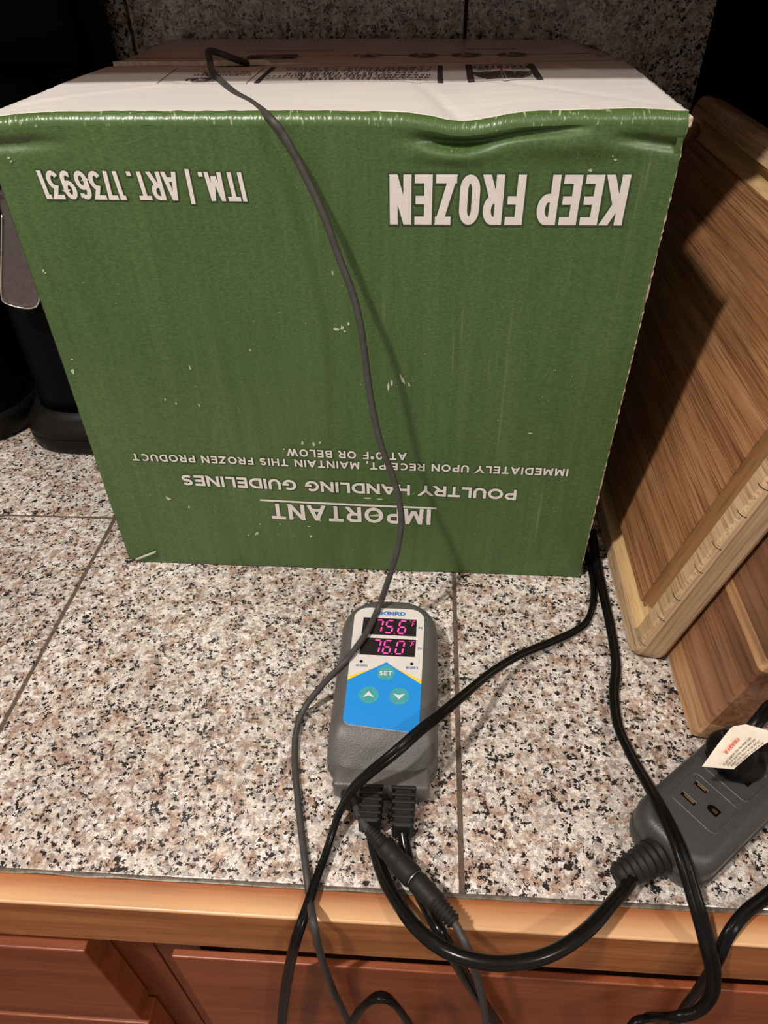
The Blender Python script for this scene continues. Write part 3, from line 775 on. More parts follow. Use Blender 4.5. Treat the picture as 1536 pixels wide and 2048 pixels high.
# local x runs back along the counter, local y up the board, local z out of the face towards the box
lean1 = math.radians(14.52)
fb = board_root('cutting_board', Vector((.1528, .3237, .0008)), Vector((.0192, .9998, 0)).normalized(), lean1,
                'bamboo cutting board with a juice groove leaning nearest the green box')
LX, LY, TH = .405, .3040, .0232
prof = [(.0035, -TH, 0), (.0010, -TH + .0015, 0), (0, -TH + .004, 0), (0, -.0045, 0), (.0013, -.0015, 1), (.0040, 0, 1), (.0150, 0, 1), (.0154, -.0012, 2)]
for k in range(1, 10):
    a = math.pi * k / 10; prof.append((.0232 - .0076 * math.cos(a), -.0014 - .0078 * math.sin(a), 2))
prof += [(.0309, -.0010, 2), (.0313, 0, 3)]
rings = []
for d, z, k in prof:
    r = max(.004, .014 - d * .6)
    rings.append([(x, y, z) for x, y in rrect(d, LX - d, d, LY - d, r, 6)])
def board_piece(name, i0, i1, mat, cap0=False, cap1=False, pick=None):
    o = loft(name, rings[i0:i1 + 1], mat, fb, True, cap0, cap1)
    return o
loft('edge_band', rings[0:5], M_bam_edge, fb, False, True, False)
loft('rim', rings[4:8], M_bam_rim, fb, False, False, False)
gro = loft('juice_groove', rings[7:18], M_bam_groove, fb, True, False, False)
gro.data.materials.append(M_bam_groove2)
for p in gro.data.polygons:
    c = p.center
    if .030 < c.y < LY - .030 : p.material_index = 1
# laminated centre strips, each its own piece
yy = .0313; ye = LY - .0313; ns = 6
for i in range(ns):
    a = yy + (ye - yy) * i / ns; b = yy + (ye - yy) * (i + 1) / ns
    box('centre_strip', (.0312, a + .00005, -.012), (LX - .0312, b - .00005, .00003 - .00006 * (i % 2)), M_bam_face, fb)
# short rim blocks with fine dark joints down the near edge
for k in range(11):
    V = []; Fc = []
    y = .018 + .0245 * k + (.003 if k % 2 else 0)
    b = len(V)
    for (d, z) in ((.0002, -.0046), (.0012, -.0013), (.0040, .0002), (.0075, .00025)): V += [(d - .00012, y, z + .00010), (d - .00012, y + .00045, z + .00010)]
    for q in range(3): Fc.append((b + 2 * q, b + 2 * q + 1, b + 2 * q + 3, b + 2 * q + 2))
    mesh('rim_joint', V, Fc, M_hole, fb)

rb = board_root('cutting_board', Vector((.1784, .2600, .0008)), Vector((.0192, .9998, 0)).normalized(), math.radians(14.52),
                'dark acacia cutting board at the back, leaning behind the bamboo board')
RL, RH, RT = .498, .2915, .0240
ws = [0, .021, .078, .087, .135, .190, .243, RH]
mi = [0, 2, 0, 1, 2, 3, 1]
for i in range(7):
    a, b = ws[i] + .00004, ws[i + 1] - .00004
    r0 = .009 if i == 0 else .0003; r1 = .009 if i == 6 else .0003
    rg = []
    for d, z in ((.002, -RT), (0, -RT + .002), (0, -.0022), (.0022, 0)):
        dy0 = d if i == 0 else 0; dy1 = d if i == 6 else 0
        rg.append([(x, y, z) for x, y in rrect(d, RL - d, a + dy0, b - dy1, (r0, r0, r1, r1), 5)])
    loft('plank', rg, M_aca[mi[i]], rb, False)
# tall black appliance side that the boards lean on
ap = empty('black_cabinet_side', (.36, .5, 0), 'tall black appliance side behind the cutting boards at the right edge', 'appliance')
rel(box('side_body', (.2905, .22, 0), (.45, WY - .006, .4560), M_black, bev=.006, seg=3), ap)
rel(box('front_trim', (.2950, .2150, .002), (.445, .2198, .450), M_blacksatin, bev=.001), ap)

# ================================================================== BLACK APPLIANCES, LEFT
la = empty('countertop_appliance', (-.36, .66, 0), 'black round-footed appliance with a hanging steel paddle, half behind the green box', 'appliance')
def plate_loft(name, lv, mat, root, smooth=True): return rel(loft(name, lv, mat, None, smooth), root)
def ring(cx, cy, rx, ry, z, n=48, p=2.6):
    out = []
    for k in range(n):
        a = 2 * math.pi * k / n; c, s = math.cos(a), math.sin(a)
        out.append((cx + rx * math.copysign(abs(c) ** (2 / p), c), cy + ry * math.copysign(abs(s) ** (2 / p), s), z))
    return out
plate_loft('foot', [ring(-.354, .628, r, r * .98, z) for r, z in ((.064, .0005), (.067, .003), (.0675, .014), (.066, .017), (.0655, .0175))], M_blacksatin, la)
plate_loft('foot_cover', [ring(-.354, .629, r, r * .98, z) for r, z in ((.066, .0176), (.0685, .0185), (.068, .0225), (.0665, .025), (.064, .029), (.059, .035), (.0555, .042))], M_blacksatin, la)
plate_loft('column', [ring(-.350, .632, r, r * 1.0, z) for r, z in ((.0550, .0422), (.0535, .06), (.053, .20), (.053, .325), (.050, .330))], M_black, la)
plate_loft('back_body', [ring(-.358, .715, .066, .046, z, 48, 5) for z in (.0005, .30, .44, .448)], M_black, la)
# steel paddle hanging in front of the column
pts = [(-.3062, .505, .275), (-.3045, .505, .250), (-.3060, .505, .222), (-.3065, .506, .203), (-.3035, .506, .1955), (-.296, .506, .1915), (-.287, .506, .1905), (-.2795, .506, .1920), (-.2760, .506, .1960), (-.2740, .506, .205), (-.2760, .505, .235), (-.2790, .505, .275)]
pf = [P(-8, 380, y=.560), P(3, 430, y=.56), P(2, 520, y=.56), P(1, 560, y=.56), P(2, 590, y=.56), P(5, 602, y=.56), P(14, 608, y=.56), P(32, 614, y=.56), P(55, 617, y=.56), P(70, 614, y=.56), P(77, 604, y=.56), P(79, 590, y=.56), P(72, 480, y=.56), P(60, 380, y=.56)]
cen = sum(pf, Vector()) / len(pf)
def sc(k, dy): return [cen + (p - cen) * k + Vector((0, dy, 0)) for p in pf]
plate_loft('steel_paddle', [sc(.97, .006), sc(1, .0055), sc(1, .0008), sc(.985, 0), sc(.93, .0002), sc(.90, .0010), sc(.85, .0011)], M_steel, la)
rel(tube('paddle_rim', sc(1.0, .0006)[1:12], .0008, M_chrome, None, n=5, seg=8), la)
rel(box('paddle_arm', (cen.x - .008, .5655, cen.z + .015), (cen.x + .008, .600, cen.z + .030), M_black, bev=.002), la)
lb = empty('black_canister', (-.52, .60, 0), 'black glossy canister with a flared base at the far left edge of the counter', 'canister')
plate_loft('base', [ring(-.508, .648, r, r * .98, z) for r, z in ((.078, .0005), (.081, .004), (.082, .020), (.080, .032))], M_blacksatin, lb)
plate_loft('body', [ring(-.508, .648, r, r, z) for r, z in ((.080, .0322), (.0785, .046), (.074, .056), (.0735, .10), (.0735, .30), (.070, .306))], M_black, lb)

# ================================================================== TEMPERATURE CONTROLLER
tc = empty('temperature_controller', (-.021, .28, 0), 'grey handheld temperature controller with blue and white face lying on the granite', 'controller')
TZ = .0330
cx0, cx1, cy0, cy1 = -.0560, .0135, .2150, .3500
def tz(x, y, z):                                     # the lower end of the top slopes down to a ledge
    t = max(0, min(1, (.2425 - y) / .0260)); t = t * t * (3 - 2 * t)
    return z - t * .0125 * max(0, (z - .008) / (TZ - .008))
lv = [(.0040, .0005), (.0015, .0020), (0, .0050), (0, .0135), (.0006, .0142), (.0004, .0150), (.0006, .0230), (.0018, .0275), (.0040, .0305), (.0070, .0322), (.0100, .0329), (.0135, TZ), (.020, TZ), (.027, TZ), (.0338, TZ)]
rg = []
for d, z in lv:
    rr = max(.0006, .0270 - d * .8), max(.0006, .0150 - d * .45)
    pts = rrect(cx0 + d, cx1 - d, cy0 + d, cy1 - d, (rr[1], rr[1], rr[0], rr[0]), 10)
    # extra points down the long sides so the slope bends there
    out = []
    for i, p in enumerate(pts):
        q = pts[(i + 1) % len(pts)]; out.append(p)
        if abs(p[1] - q[1]) > .02 and abs(p[0] - q[0]) < .01:
            for k in range(1, 40): out.append((p[0] + (q[0] - p[0]) * k / 40, p[1] + (q[1] - p[1]) * k / 40))
    rg.append([(x, y, tz(x, y, z)) for x, y in out])
rel(loft('housing', rg, M_house, None, True), tc)
rel(box('ledge', (-.0500, .2075, .0045), (.0085, .2250, .0195), M_house, bev=.0022, seg=3, smooth=True), tc)
rel(box('ledge_base', (-.0470, .2090, .0008), (.0055, .2200, .0046), M_house2, bev=.001), tc)
FZ = TZ + .00035
def q(u, v, z=FZ): return P(u, v, z=z)
def ngon(name, pts, mat, z, root=tc): return rel(mesh(name, [(p.x, p.y, z) for p in pts], [tuple(range(len(pts)))[::-1] if False else tuple(range(len(pts)))], mat), root)
# face plate outline in controller coordinates, from its four corners
TL, TR, BR, BL = q(711, 1214), q(850, 1220), q(838, 1467), q(685, 1447)
def bil(s, t): return (BL * (1 - s) + BR * s) * (1 - t) + (TL * (1 - s) + TR * s) * t      # s across, t up
W_ = (BR - BL).length; H_ = (TL - BL).length
def rounded(s0, s1, t0, t1, rad, n=6): return [bil(x / W_, y / H_) for x, y in rrect(s0 * W_, s1 * W_, t0 * H_, t1 * H_, rad, n)]
plate = rounded(0, 1, 0, 1, (.004, .004, .010, .010))
rg = [[(p.x, p.y, z) for p in plate] for z in (TZ - .0008, FZ)]
rel(loft('face_plate', rg, M_face_white, None, False, False, True), tc)
def poly_st(name, st, mat, z): return rel(mesh(name, [Vector((bil(s, t).x, bil(s, t).y, z)) for s, t in st], [tuple(range(len(st)))], mat), tc)
def inv(u, v):                                        # pixel to face coordinates (least squares by iteration)
    p = q(u, v); s = t = .5
    for _ in range(12):
        e = p - bil(s, t); ds = bil(s + .001, t) - bil(s, t); dt = bil(s, t + .001) - bil(s, t)
        det = ds.x * dt.y - ds.y * dt.x
        s += .001 * (e.x * dt.y - e.y * dt.x) / det; t += .001 * (ds.x * e.y - ds.y * e.x) / det
    return s, t
apex = inv(773, 1325); le = inv(697, 1360); re = inv(844, 1369)
le = (0.0, le[1]); re = (1.0, re[1])
yw = .030
poly_st('yellow_stripe_print', [le, (le[0], le[1] + yw), (apex[0] * .45, le[1] + (apex[1] - le[1]) * .5 + .004), (apex[0] - .08, apex[1] - .035)], M_face_yellow, FZ + .00008)
poly_st('yellow_stripe_print', [(apex[0] + .08, apex[1] - .035), (apex[0] + (1 - apex[0]) * .45, re[1] + (apex[1] - re[1]) * .58 + .004), (re[0], re[1] + yw), re], M_face_yellow, FZ + .00008)
bl = [(s, t) for s, t in ((x / W_, y / H_) for x, y in rrect(0, W_, 0, H_ * .3, (.004, .004, .0001, .0001), 6)) if t < .2]
poly_st('blue_panel_print', [le] + bl[:7] + bl[7:14] + [re, (apex[0] + .05, apex[1] - .017), (apex[0] + .02, apex[1] - .003), (apex[0], apex[1]), (apex[0] - .02, apex[1] - .003), (apex[0] - .05, apex[1] - .017)], M_face_blue, FZ + .00014)
def disc(name, u, v, r, mat, z, n=32):
    c = q(u, v, FZ); return rel(mesh(name, [(c.x + r * math.cos(2 * math.pi * k / n), c.y + r * math.sin(2 * math.pi * k / n), z) for k in range(n)], [tuple(range(n))], mat), tc)
disc('set_button', 771.5, 1346, .0060, M_face_teal, FZ + .00022); disc('up_button', 738, 1390, .0064, M_face_teal, FZ + .00022); disc('down_button', 798.5, 1393, .0064, M_face_teal, FZ + .00022)
disc('indicator_hole', 722.5, 1323, .0011, M_hole, FZ + .0002); disc('indicator_hole', 823.5, 1328, .0011, M_hole, FZ + .0002)
def ctext(name, s, a, b, c, mat, t=.17, gap=.15, z=.0003):
    A = q(*a); B = q(*b); Cc = q(*c)
    ex = (B - A).normalized(); cp = (Cc - A); cp = cp - ex * cp.dot(ex)
    rel(text(name, s, A, B, cp, mat, None, t=t, gap=gap, lift=z), tc)
ctext('brand_print', 'INKBIRD', (746, 1230), (811, 1232), (746, 1223), M_ink_blue, .24, .20)
ctext('set_print', 'SET', (758.5, 1351), (784, 1351.5), (759, 1342.5), M_white_print, .22, .16, .0004)
ctext('pv_print', 'PV', (837, 1258.5), (845, 1259), (837, 1254), M_ink_navy); ctext('sv_print', 'SV', (835, 1299.5), (843.5, 1300), (835, 1295), M_ink_navy)
ctext('work_print', 'WORK1', (711, 1333), (734, 1334), (711.5, 1328.5), M_ink_navy, .14); ctext('work_print', 'WORK2', (811, 1338), (836, 1339), (811.5, 1333), M_ink_navy, .14)
for nm, pts in (('up_arrow_print', ((725, 1395), (737.5, 1382.5), (748, 1395), (737, 1391))), ('down_arrow_print', ((786.5, 1387.5), (797, 1390.5), (810, 1388), (798, 1399.5)))):
    rel(mesh(nm, [Vector(q(*p)) + Vector((0, 0, .0003)) for p in pts], [(3, 2, 1), (3, 1, 0)] if nm[0] == 'u' else [(0, 3, 1), (1, 3, 2)], M_white_print), tc)
# two lit displays
def display(c4, digits, dx0, dx1):
    a, b, c, d = [q(*p) for p in c4]                  # TL TR BR BL
    dsp = rel(mesh('display', [Vector((p.x, p.y, FZ + .0003)) for p in (d, c, b, a)], [(0, 1, 2, 3)], M_disp), tc)
    def dp(s, t): return (d * (1 - s) + c * s) * (1 - t) + (a * (1 - s) + b * s) * t
    SEG = {'7': 'abc', '5': 'afgcd', '6': 'afgedc', '0': 'abcdef', 'F': 'aefg'}
    pos = {'a': ((.08, 1), (.92, 1)), 'b': ((1, .94), (1, .56)), 'c': ((1, .44), (1, .06)), 'd': ((.08, 0), (.92, 0)), 'e': ((0, .44), (0, .06)), 'f': ((0, .94), (0, .56)), 'g': ((.1, .5), (.9, .5))}
    V = []; Fc = []
    ax = (c - d).length; ay = (a - d).length
    def seg(p0, p1, th):
        p0 = Vector(p0); p1 = Vector(p1); dd = (p1 - p0); L = dd.length; dd.normalize(); nn = Vector((-dd.y, dd.x)) * th / 2
        b0 = len(V); e = th * .5
        for k in (p0 - dd * 0, p0 + dd * e + nn, p1 - dd * e + nn, p1, p1 - dd * e - nn, p0 + dd * e - nn):
            w3 = dp(k.x / ax, k.y / ay); V.append((w3.x, w3.y, FZ + .0006))
        Fc.append((b0, b0 + 5, b0 + 4, b0 + 3, b0 + 2, b0 + 1))
    def digit(ch, x, y, wd, h, th, sl=.12):
        for s_ in SEG[ch]:
            (x0, y0), (x1, y1) = pos[s_]
            seg((x + x0 * wd + sl * y0 * h, y + y0 * h), (x + x1 * wd + sl * y1 * h, y + y1 * h), th)
    H = ay * .74; y0 = ay * .12; wd = ax * .125
    for ch, fx in digits: digit(ch, ax * fx, y0, wd, H, ax * .030)
    x = ax * dx0; seg((x, y0 - .0002), (x + ax * .024, y0 - .0002), ax * .026)
    digit('F', ax * .915, ay * .55, ax * .050, ay * .34, ax * .015)
    seg((ax * .875, ay * .88), (ax * .895, ay * .88), ax * .020)
    o = rel(mesh('lit_digits', V, Fc, M_led), tc)
display(((727.5, 1235), (833.5, 1240), (832, 1273.5), (723, 1268)), (('7', .22), ('5', .42), ('6', .66)), .59, 0)
display(((723, 1275), (832, 1280.5), (829.5, 1314.5), (718.5, 1309)), (('7', .21), ('6', .41), ('0', .64)), .575, 0)
# ribbed strain reliefs
def relief(name, cx, y0, y1, w0, w1, z0, z1):
    r = rel(box(name, (cx - w1 / 2 + .001, y0, z0 + .001), (cx + w1 / 2 - .001, y1, z1 - .0012), M_rubber, bev=.001), tc)
    n = 6
    bm = bmesh.new()
    for k in range(n):
        t = (k + .5) / n; y = y1 + (y0 - y1) * t; hw = (w0 + (w1 - w0) * t) / 2; hh = (y1 - y0) / n * .27
        box_bm(bm, (cx - hw, y - hh, z0), (cx + hw, y + hh, z1 - .001 * t), .0007, 2)
    o = from_bm('ribs', bm, M_rubber); o.parent = r; o.matrix_parent_inverse = Matrix.Identity(4)
    return r
relief('strain_relief', -.0262, .1870, .2105, .0148, .0128, .0030, .0200)
relief('strain_relief', -.0068, .1850, .2105, .0150, .0125, .0030, .0200)
rel(tube('jack_socket', [(-.0405, .2110, .0120), (-.0405, .2040, .0110), (-.0395, .1985, .0095)], .0042, M_rubber), tc)

# ================================================================== OUTLET BLOCK
A_ = Vector((.778, .628, 0)).normalized(); B_ = Vector((.628, -.778, 0)).normalized(); O0 = Vector((.1405, .2105, 0))
ob = empty('outlet_block', O0 + A_ * .03 + B_ * .02, 'dark grey two-outlet power block with a ribbed cord end beside the cutting boards', 'power outlet block')
def bl3(s, t, z): return O0 + A_ * s + B_ * t + Vector((0, 0, z))
rg = []
for d, z in ((.003, .0006), (.0005, .0020), (0, .005), (0, .0105), (.0010, .0112), (.0004, .0120), (.0006, .0215), (.0022, .0255), (.0050, .0275), (.0075, .0280)):
    rg.append([bl3(x, y, z) for x, y in rrect(-.0235 + d, .082 - d, -.0040 + d, .0465 - d, max(.003, .0150 - d * .7), 8)][::-1])
rel(loft('housing', rg, M_house2, None, True), ob)
def face_ring(s0, s1, t0, t1, rad):                   # fine raised outline around a receptacle
    a = rrect(s0, s1, t0, t1, rad, 5); V = []; Fc = []; n = len(a)
    cs, ct = (s0 + s1) / 2, (t0 + t1) / 2
    for k in ((0, .0), (.0003, .00035), (.0008, .00035), (.0011, 0)):
        for x, y in rrect(s0 + k[0], s1 - k[0], t0 + k[0], t1 - k[0], max(.001, rad - k[0]), 5): V.append(bl3(x, y, .0280 + k[1]))
    for i in range(3):
        for j in range(n): Fc.append((i * n + j, (i + 1) * n + j, (i + 1) * n + (j + 1) % n, i * n + (j + 1) % n))
    rel(mesh('receptacle_outline', V, Fc, M_house2, smooth=True), ob)
def slot(s, t, ls, lt):
    a, b, c, d = bl3(s - ls / 2, t - lt / 2, .02815), bl3(s + ls / 2, t - lt / 2, .02815), bl3(s + ls / 2, t + lt / 2, .02815), bl3(s - ls / 2, t + lt / 2, .02815)
    r = rel(mesh('socket_slot', [a, d, c, b], [(0, 1, 2, 3)], M_hole), ob)
    e = .0003
    br = mesh('brass_contact', [bl3(s - ls * .1, t - lt * .30, .0283), bl3(s - ls * .1, t + lt * .40, .0283), bl3(s + ls * .35, t + lt * .40, .0283), bl3(s + ls * .35, t - lt * .30, .0283)], [(0, 1, 2, 3)], M_brass, r); br.matrix_parent_inverse = Matrix.Identity(4)
    lip = mesh('slot_lip', [bl3(s + ls / 2, t - lt / 2, .0281), bl3(s + ls / 2, t + lt / 2, .0281), bl3(s + ls / 2 + .0006, t + lt / 2 + .0004, .02875), bl3(s + ls / 2 + .0006, t - lt / 2, .02875), bl3(s + ls / 2 + .0012, t + lt / 2 + .0004, .0281), bl3(s + ls / 2 + .0012, t - lt / 2, .0281)], [(0, 1, 2, 3), (3, 2, 4, 5)], M_house, r); lip.matrix_parent_inverse = Matrix.Identity(4)
for c in (.0140, .0445):
    face_ring(c - .0125, c + .0125, .0050, .0355, .004)
    slot(c - .0058, .0136, .0022, .0088); slot(c + .0058, .0136, .0022, .0078)
    pts = []
    for k in range(13):
        a = math.radians(90 + 180 * k / 12); pts.append(bl3(c + .0026 * math.sin(math.pi * 2 * 0) + .0027 * math.cos(a + math.pi / 2), .0258 + .0027 * math.sin(a + math.pi / 2) * -1, .02815))
    pts = [bl3(c - .0026, .0295, .02815), bl3(c + .0026, .0295, .02815)] + [bl3(c + .0026 * math.cos(math.radians(a)), .0255 - .0030 * math.sin(math.radians(a)), .02815) for a in range(0, 181, 20)]
    rel(mesh('ground_hole', pts, [tuple(range(len(pts)))], M_hole), ob)
    pts = [bl3(c - .0012, .0285, .0284), bl3(c + .0010, .0285, .0284), bl3(c + .0010, .0262, .0284), bl3(c - .0002, .0250, .0284), bl3(c - .0012, .0262, .0284)]
    rel(mesh('ground_contact', pts, [tuple(range(5))], plain('dark_brass', (.16, .09, .035), .4, metal=.8)), ob)
# ribbed strain relief on the near end
dirr = (Vector((.1282, .177, 0)) - Vector((.1483, .1885, 0))).normalized()
st = bl3(-.0225, .0215, .0130); V = []; rg = []
dirr = (-A_ * .93 + B_ * -.20).normalized()
nn = Vector((-dirr.y, dirr.x, 0))
for k in range(29):
    t = k / 28; c = st + dirr * (.0285 * t) + Vector((0, 0, -.0015 * t)); r = .0098 - .0040 * t + (.0010 if k % 4 in (1, 2) else -.0004)
    if k == 0: r = .010
    rg.append([c + nn * (r * math.cos(2 * math.pi * j / 20)) + Vector((0, 0, r * .92 * math.sin(2 * math.pi * j / 20))) for j in range(20)])
rel(loft('strain_relief', rg, M_rubber, None, True), ob)
REL_END = st + dirr * .0285 + Vector((0, 0, -.0015))

# black plug in the second outlet, with its cord and a folded paper tag
pl = empty('power_plug', bl3(.050, .0136, .0286), 'black round plug pushed into the far outlet of the grey power block', 'plug')
c0 = bl3(.0500, .0140, 0)
def ellr(c, rs, rt, z, n=32): return [c + A_ * (rs * math.cos(2 * math.pi * k / n)) + B_ * (-rt * math.sin(2 * math.pi * k / n)) + Vector((0, 0, z)) for k in range(n)]
rel(loft('plug_body', [ellr(c0, a, b, z) for a, b, z in ((.0125, .0145, .0287), (.0150, .0165, .0300), (.0152, .0168, .0345), (.0135, .015, .0375), (.010, .0115, .0400), (.0082, .0092, .046), (.0070, .0080, .050))], M_blacksatin, None, True), pl)
g0 = c0 + Vector((0, 0, .0470))
pth = [g0 - A_ * .008 - B_ * .006, g0 + Vector((0, 0, .003)), g0 + A_ * .010 + B_ * .008 + Vector((0, 0, .002))]
rel(sweep('plug_grip', pth, circle(.0062, 18), M_blacksatin, None, n=6), pl)
pc = sweep('power_lead', [g0 + Vector((0, 0, .004)), g0 + A_ * .012 - B_ * .001 + Vector((0, 0, .010)), g0 + A_ * .030 - B_ * .002 + Vector((0, 0, .010)), g0 + A_ * .055 + B_ * .004 + Vector((0, 0, .004)), g0 + A_ * .074 + B_ * .030 - Vector((0, 0, .010)), g0 + A_ * .078 + B_ * .080 - Vector((0, 0, .0350))], figure8(.0021), M_flat, None, n=6)
tag(pc, 'short black cord rising from the plug in the power block', 'cord')
tg = empty('warning_tag', P(1470, 1500, z=.066), 'cream paper warning tag with red heading lying over the plug', 'tag')
ta, tb, tcn, td = P(1404, 1533, z=.0600), P(1469, 1536, z=.0600), P(1536, 1484, z=.0690), P(1453, 1467, z=.0690)
ext = P(1600, 1440, z=.078); ext2 = P(1520, 1436, z=.078)
V = []; Fc = []
nt1 = 16
def tagp(s, t):                                       # s along the tag, t across; gentle curl
    p = (ta * (1 - s) + td * s) * (1 - t) + (tb * (1 - s) + tcn * s) * t
    return p + Vector((0, 0, .0030 * math.sin(math.pi * s * .9) - .001 * t))
for sgn in (0, -.00035):
    for i in range(nt1 + 1):
        s = i / nt1 * 1.45
        for j in range(5):
            t = j / 4
            if s > 1.25: t = .5 + (t - .5) * (1 - .45 * (s - 1.25) / .2)
            V.append(tagp(s, t) + Vector((0, 0, sgn)))
m_ = (nt1 + 1) * 5
for i in range(nt1):
    for j in range(4):
        f = (i * 5 + j, i * 5 + j + 1, i * 5 + 6 + j, i * 5 + 5 + j); Fc += [f, tuple(m_ + k for k in reversed(f))]
    Fc += [(i * 5, i * 5 + 5, m_ + i * 5 + 5, m_ + i * 5), (i * 5 + 9, i * 5 + 4, m_ + i * 5 + 4, m_ + i * 5 + 9)]
Fc += [(4, 3, 2, 1, 0, m_, m_ + 1, m_ + 2, m_ + 3, m_ + 4)]
rel(mesh('paper', V, Fc, M_tag, smooth=False), tg)
def tag_text(s, t0, cap, sa, sb, mat, name, th=.18):
    n = 3
    A = tagp(sa, t0); B = tagp(sb, t0); C2 = tagp(sa, t0 - cap)
    ex = (B - A).normalized(); cp = C2 - A; cp -= ex * cp.dot(ex)
    rel(text(name, s, A, B, cp, mat, None, t=th, gap=.2, lift=.0022), tg)
tag_text('WARNING', .36, .13, .35, .85, M_red_ink, 'red_heading_print', .24)
for i, (s, a, b) in enumerate((('DO NOT REMOVE THIS TAG FROM CORD', .08, 1.0), ('RISK OF ELECTRIC SHOCK KEEP DRY', .08, 1.0), ('INSERT PLUG FULLY IN THE OUTLET', .08, .98), ('UNPLUG WHEN IT IS NOT IN USE', .10, .95))):
    tag_text(s, .54 + .115 * i, .075, a, b, M_ink, 'small_print')

# ================================================================== CORDS
def cord(name, pts, prof, mat, label, twist=None, n=8):
    o = sweep(name, pts, prof, mat, None, twist=twist, n=n); tag(o, label, 'cord')
    o['group'] = {'lamp_cord': 'flat black lamp cords', 'heavy_cord': 'thick black controller cords', 'sensor_cable': 'thin grey sensor cables', 'connector_lead': 'thin grey sensor cables'}[name]
    return o
# thin grey probe cord: out of the lid, down the front, across the controller, over the edge
probe = [P(560, 140, z=.3180), P(528, 136, z=.3300), P(478, 121, y=.578), P(432, 104, y=.566), P(417, 104, y=.556), P(419, 118, y=.545), P(424, 141, y=.528), P(440, 160, y=.508), P(470, 187, y=.470), P(505, 208, y=.440), P(540, 236, y=.408 - .0035),
         P(568, 272, y=.400), P(600, 330, y=.3985), P(632, 395, y=.3960), P(655, 450, y=.3935), P(680, 520, y=.3905), P(704, 583, y=.3870), P(720, 645, y=.3830), P(731, 720, y=.3790), P(742, 800, y=.3740), P(762, 890, y=.3660), P(788, 960, y=.3600), P(802, 1030, y=.3530), P(796, 1095, y=.3460), P(775, 1165, y=.340), P(757, 1215, y=.335),
         P(735, 1262, z=.0365), P(705, 1305, z=.0360), P(680, 1333, z=.0330), P(645, 1370, z=.0200), P(610, 1415, z=.0080), P(592, 1465, z=.0035), P(590, 1530, z=.0024), P(597, 1610, z=.0024), P(606, 1690, z=.0024), P(613, 1745, z=.0030), P(620, 1800, z=.0022), P(628, 1850, y=.1330), P(640, 1905, y=.1310), P(662, 1970, y=.1330), P(690, 2030, y=.134), P(720, 2090, y=.134), P(735, 2160, y=.134)]
cord('sensor_cable', probe, circle(.00215, 12), M_probe, 'thin grey probe cord running from the box lid down across the controller')
# flat two-core cord from behind the box, across the controller, over the edge
ca = [P(1150, 1065, z=.012), P(1176, 1120, z=.0050), P(1187, 1180, z=.0045), P(1178, 1235, z=.0045), P(1150, 1262, z=.0050), P(1100, 1285, z=.0070), P(1040, 1310, z=.0140), P(985, 1343, z=.0260), P(930, 1388, z=.0420), P(880, 1430, z=.0530), P(840, 1461, z=.0560), P(790, 1505, z=.0540), P(740, 1545, z=.0440), P(702, 1582, z=.0300), P(680, 1622, z=.0160), P(664, 1668, z=.0080), P(650, 1712, z=.0050), P(632, 1760, z=.0050), P(614, 1815, z=.0040), P(592, 1880, y=.1320), P(576, 1950, y=.1320), P(566, 2020, y=.1320), P(560, 2100, y=.132)]
cord('lamp_cord', ca, figure8(.00185), M_flat, 'black flat two-core cord crossing diagonally over the temperature controller', twist=lambda t: .35 + 1.0 * math.sin(t * 7.0))
# second flat cord: from behind the box past the boards, over the outlet block, hanging at the right
cb = [P(1183, 1060, z=.016), P(1193, 1125, z=.0060), P(1206, 1185, z=.0050), P(1222, 1260, z=.0050), P(1232, 1330, z=.0050), P(1228, 1385, z=.0055), P(1236, 1450, z=.0080), P(1262, 1510, z=.0140), P(1296, 1570, z=.0240), P(1322, 1618, z=.0330), P(1348, 1672, z=.0360), P(1366, 1718, z=.0350), P(1384, 1778, z=.0290), P(1402, 1840, z=.0220), P(1416, 1895, z=.0100), P(1426, 1945, z=-.0080), P(1422, 1990, z=-.0280), P(1396, 2022, z=-.0420), P(1350, 2034, z=-.0450), P(1300, 2034, y=.1240), P(1262, 2052, y=.120), P(1240, 2100, y=.124), P(1235, 2170, y=.126)]
cord('lamp_cord', cb, figure8(.0023), M_flat, 'long black cord beside the boards, draped over the outlet block then looping down', twist=lambda t: .2 + .5 * math.sin(t * 7.0))
cc = [P(1640, 1700, z=.0045), P(1590, 1738, z=.0045), P(1536, 1790, z=.0055), P(1490, 1826, z=.0090), P(1455, 1872, z=.0060), P(1432, 1925, z=-.0120), P(1400, 1975, y=.1345), P(1370, 2015, y=.1345), P(1342, 2060, y=.1345), P(1318, 2120, y=.1345)]
cord('lamp_cord', cc, figure8(.00205), M_flat, 'black flat cord coming in from the right edge, passing behind the looped cord', twist=lambda t: .3 + .9 * t)
# the two heavy cords from the controller
h1 = [P(742, 1638, z=.0105), P(744, 1665, z=.0095), P(752, 1705, z=.0078), P(768, 1755, z=.0085), P(795, 1805, z=.0120), P(835, 1858, z=.0180), P(890, 1900, z=.0225), P(960, 1923, z=.0245), P(1030, 1925, z=.0250), P(1100, 1908, z=.0250), P(1165, 1868, z=.0235), P(1220, 1812, z=.0180), P(1262, 1760, z=.0135), REL_END - dirr * .004]
cord('heavy_cord', h1, circle(.0037, 16), M_cord, 'thick black round cord curving from the controller to the outlet block')
h2 = [P(803, 1640, z=.0105), P(806, 1668, z=.0080), P(815, 1715, z=.0048), P(835, 1775, z=.0050), P(862, 1830, z=.0060), P(890, 1880, y=.1340), P(920, 1935, y=.1330), P(955, 1990, y=.1330), P(995, 2050, y=.133), P(1030, 2110, y=.133), P(1060, 2190, y=.134)]
cord('heavy_cord', h2, circle(.0036, 16), M_cord, 'thick black round cord from the controller hanging straight down over the counter edge')
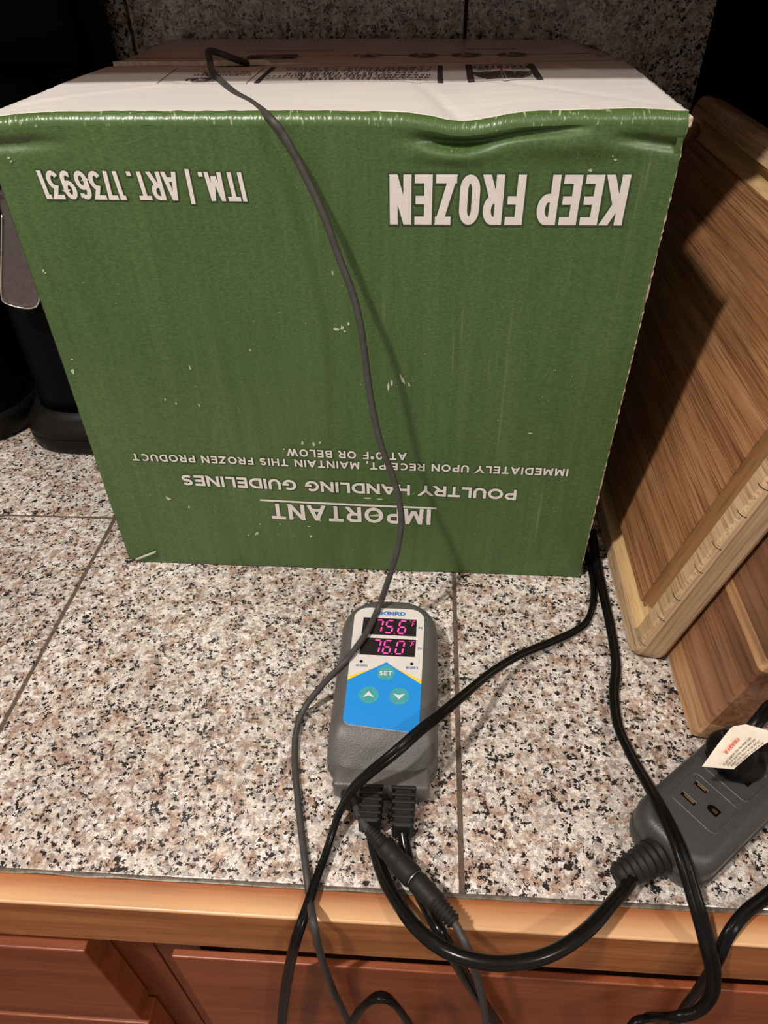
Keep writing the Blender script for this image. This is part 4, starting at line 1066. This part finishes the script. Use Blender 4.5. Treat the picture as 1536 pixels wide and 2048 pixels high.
# loop rising into the bottom of the frame
lo = [P(670, 2160, y=.118), P(690, 2085, y=.118), P(712, 2032, y=.116), P(745, 1998, y=.1150), P(775, 1997, y=.1150), P(800, 2022, y=.1160), P(822, 2060, y=.118), P(840, 2130, y=.119), P(850, 2200, y=.120)]
cord('lamp_cord', lo, figure8(.0021), M_flat, 'small black cord loop in front of the drawer at the bottom centre', twist=lambda t: .8)
# probe plug and socket joined in line
s0 = P(742, 1664, z=.0185); s1 = P(910, 1846, z=.0215)
k0 = [(-.0396, .1990, .0098), P(705, 1600, z=.0130), P(722, 1638, z=.0165), P(740, 1664, z=.0185)]
cord('connector_lead', k0, circle(.0022, 12), M_probe, 'short grey lead from the controller socket to the in-line connector')
cn = empty('inline_connector', (s0 + s1) / 2, 'dark grey in-line jack connector with a metal ring, lying over the heavy cord', 'connector')
def seg_lathe(name, t0, t1, radii, mat):
    d = (s1 - s0); L = d.length; dn = d.normalized(); a = dn.cross(Vector((0, 0, 1))).normalized(); b = a.cross(dn)
    rg = []
    for k, r in enumerate(radii):
        t = t0 + (t1 - t0) * k / (len(radii) - 1); c = s0 + d * t
        rg.append([c + a * (r * math.cos(2 * math.pi * j / 20)) + b * (r * math.sin(2 * math.pi * j / 20)) for j in range(20)])
    rel(loft(name, rg, mat, None, True), cn)
def ribs(n, r0, r1): return [r0 + (r1 - r0) * k / (n - 1) + (.0004 if k % 4 in (1, 2) else -.0006) for k in range(n)]
seg_lathe('strain_relief', -.03, .17, ribs(25, .0032, .0044), M_rubber)
seg_lathe('socket_body', .165, .53, [.0052, .0056, .0057, .0053, .0059, .0059, .0055, .0061, .0062, .0062, .0063, .0063, .0063, .0061], M_rubber)
seg_lathe('metal_ring', .528, .548, [.0049, .0049, .0049], M_chrome)
seg_lathe('plug_body', .546, .80, [.0053, .0057, .0059, .0058, .0056, .0058, .0054, .0056, .0055, .0053], M_rubber)
seg_lathe('strain_relief', .795, 1.0, ribs(25, .0050, .0036), M_rubber)
k1 = [s1 - (s1 - s0).normalized() * .001, P(918, 1862, z=.0205), P(936, 1900, z=.0150), P(952, 1950, y=.1260), P(965, 2000, y=.1240), P(972, 2050, y=.124), P(975, 2140, y=.125)]
cord('sensor_cable', k1, circle(.0022, 12), M_probe, 'thin grey cord hanging from the in-line connector over the counter edge')
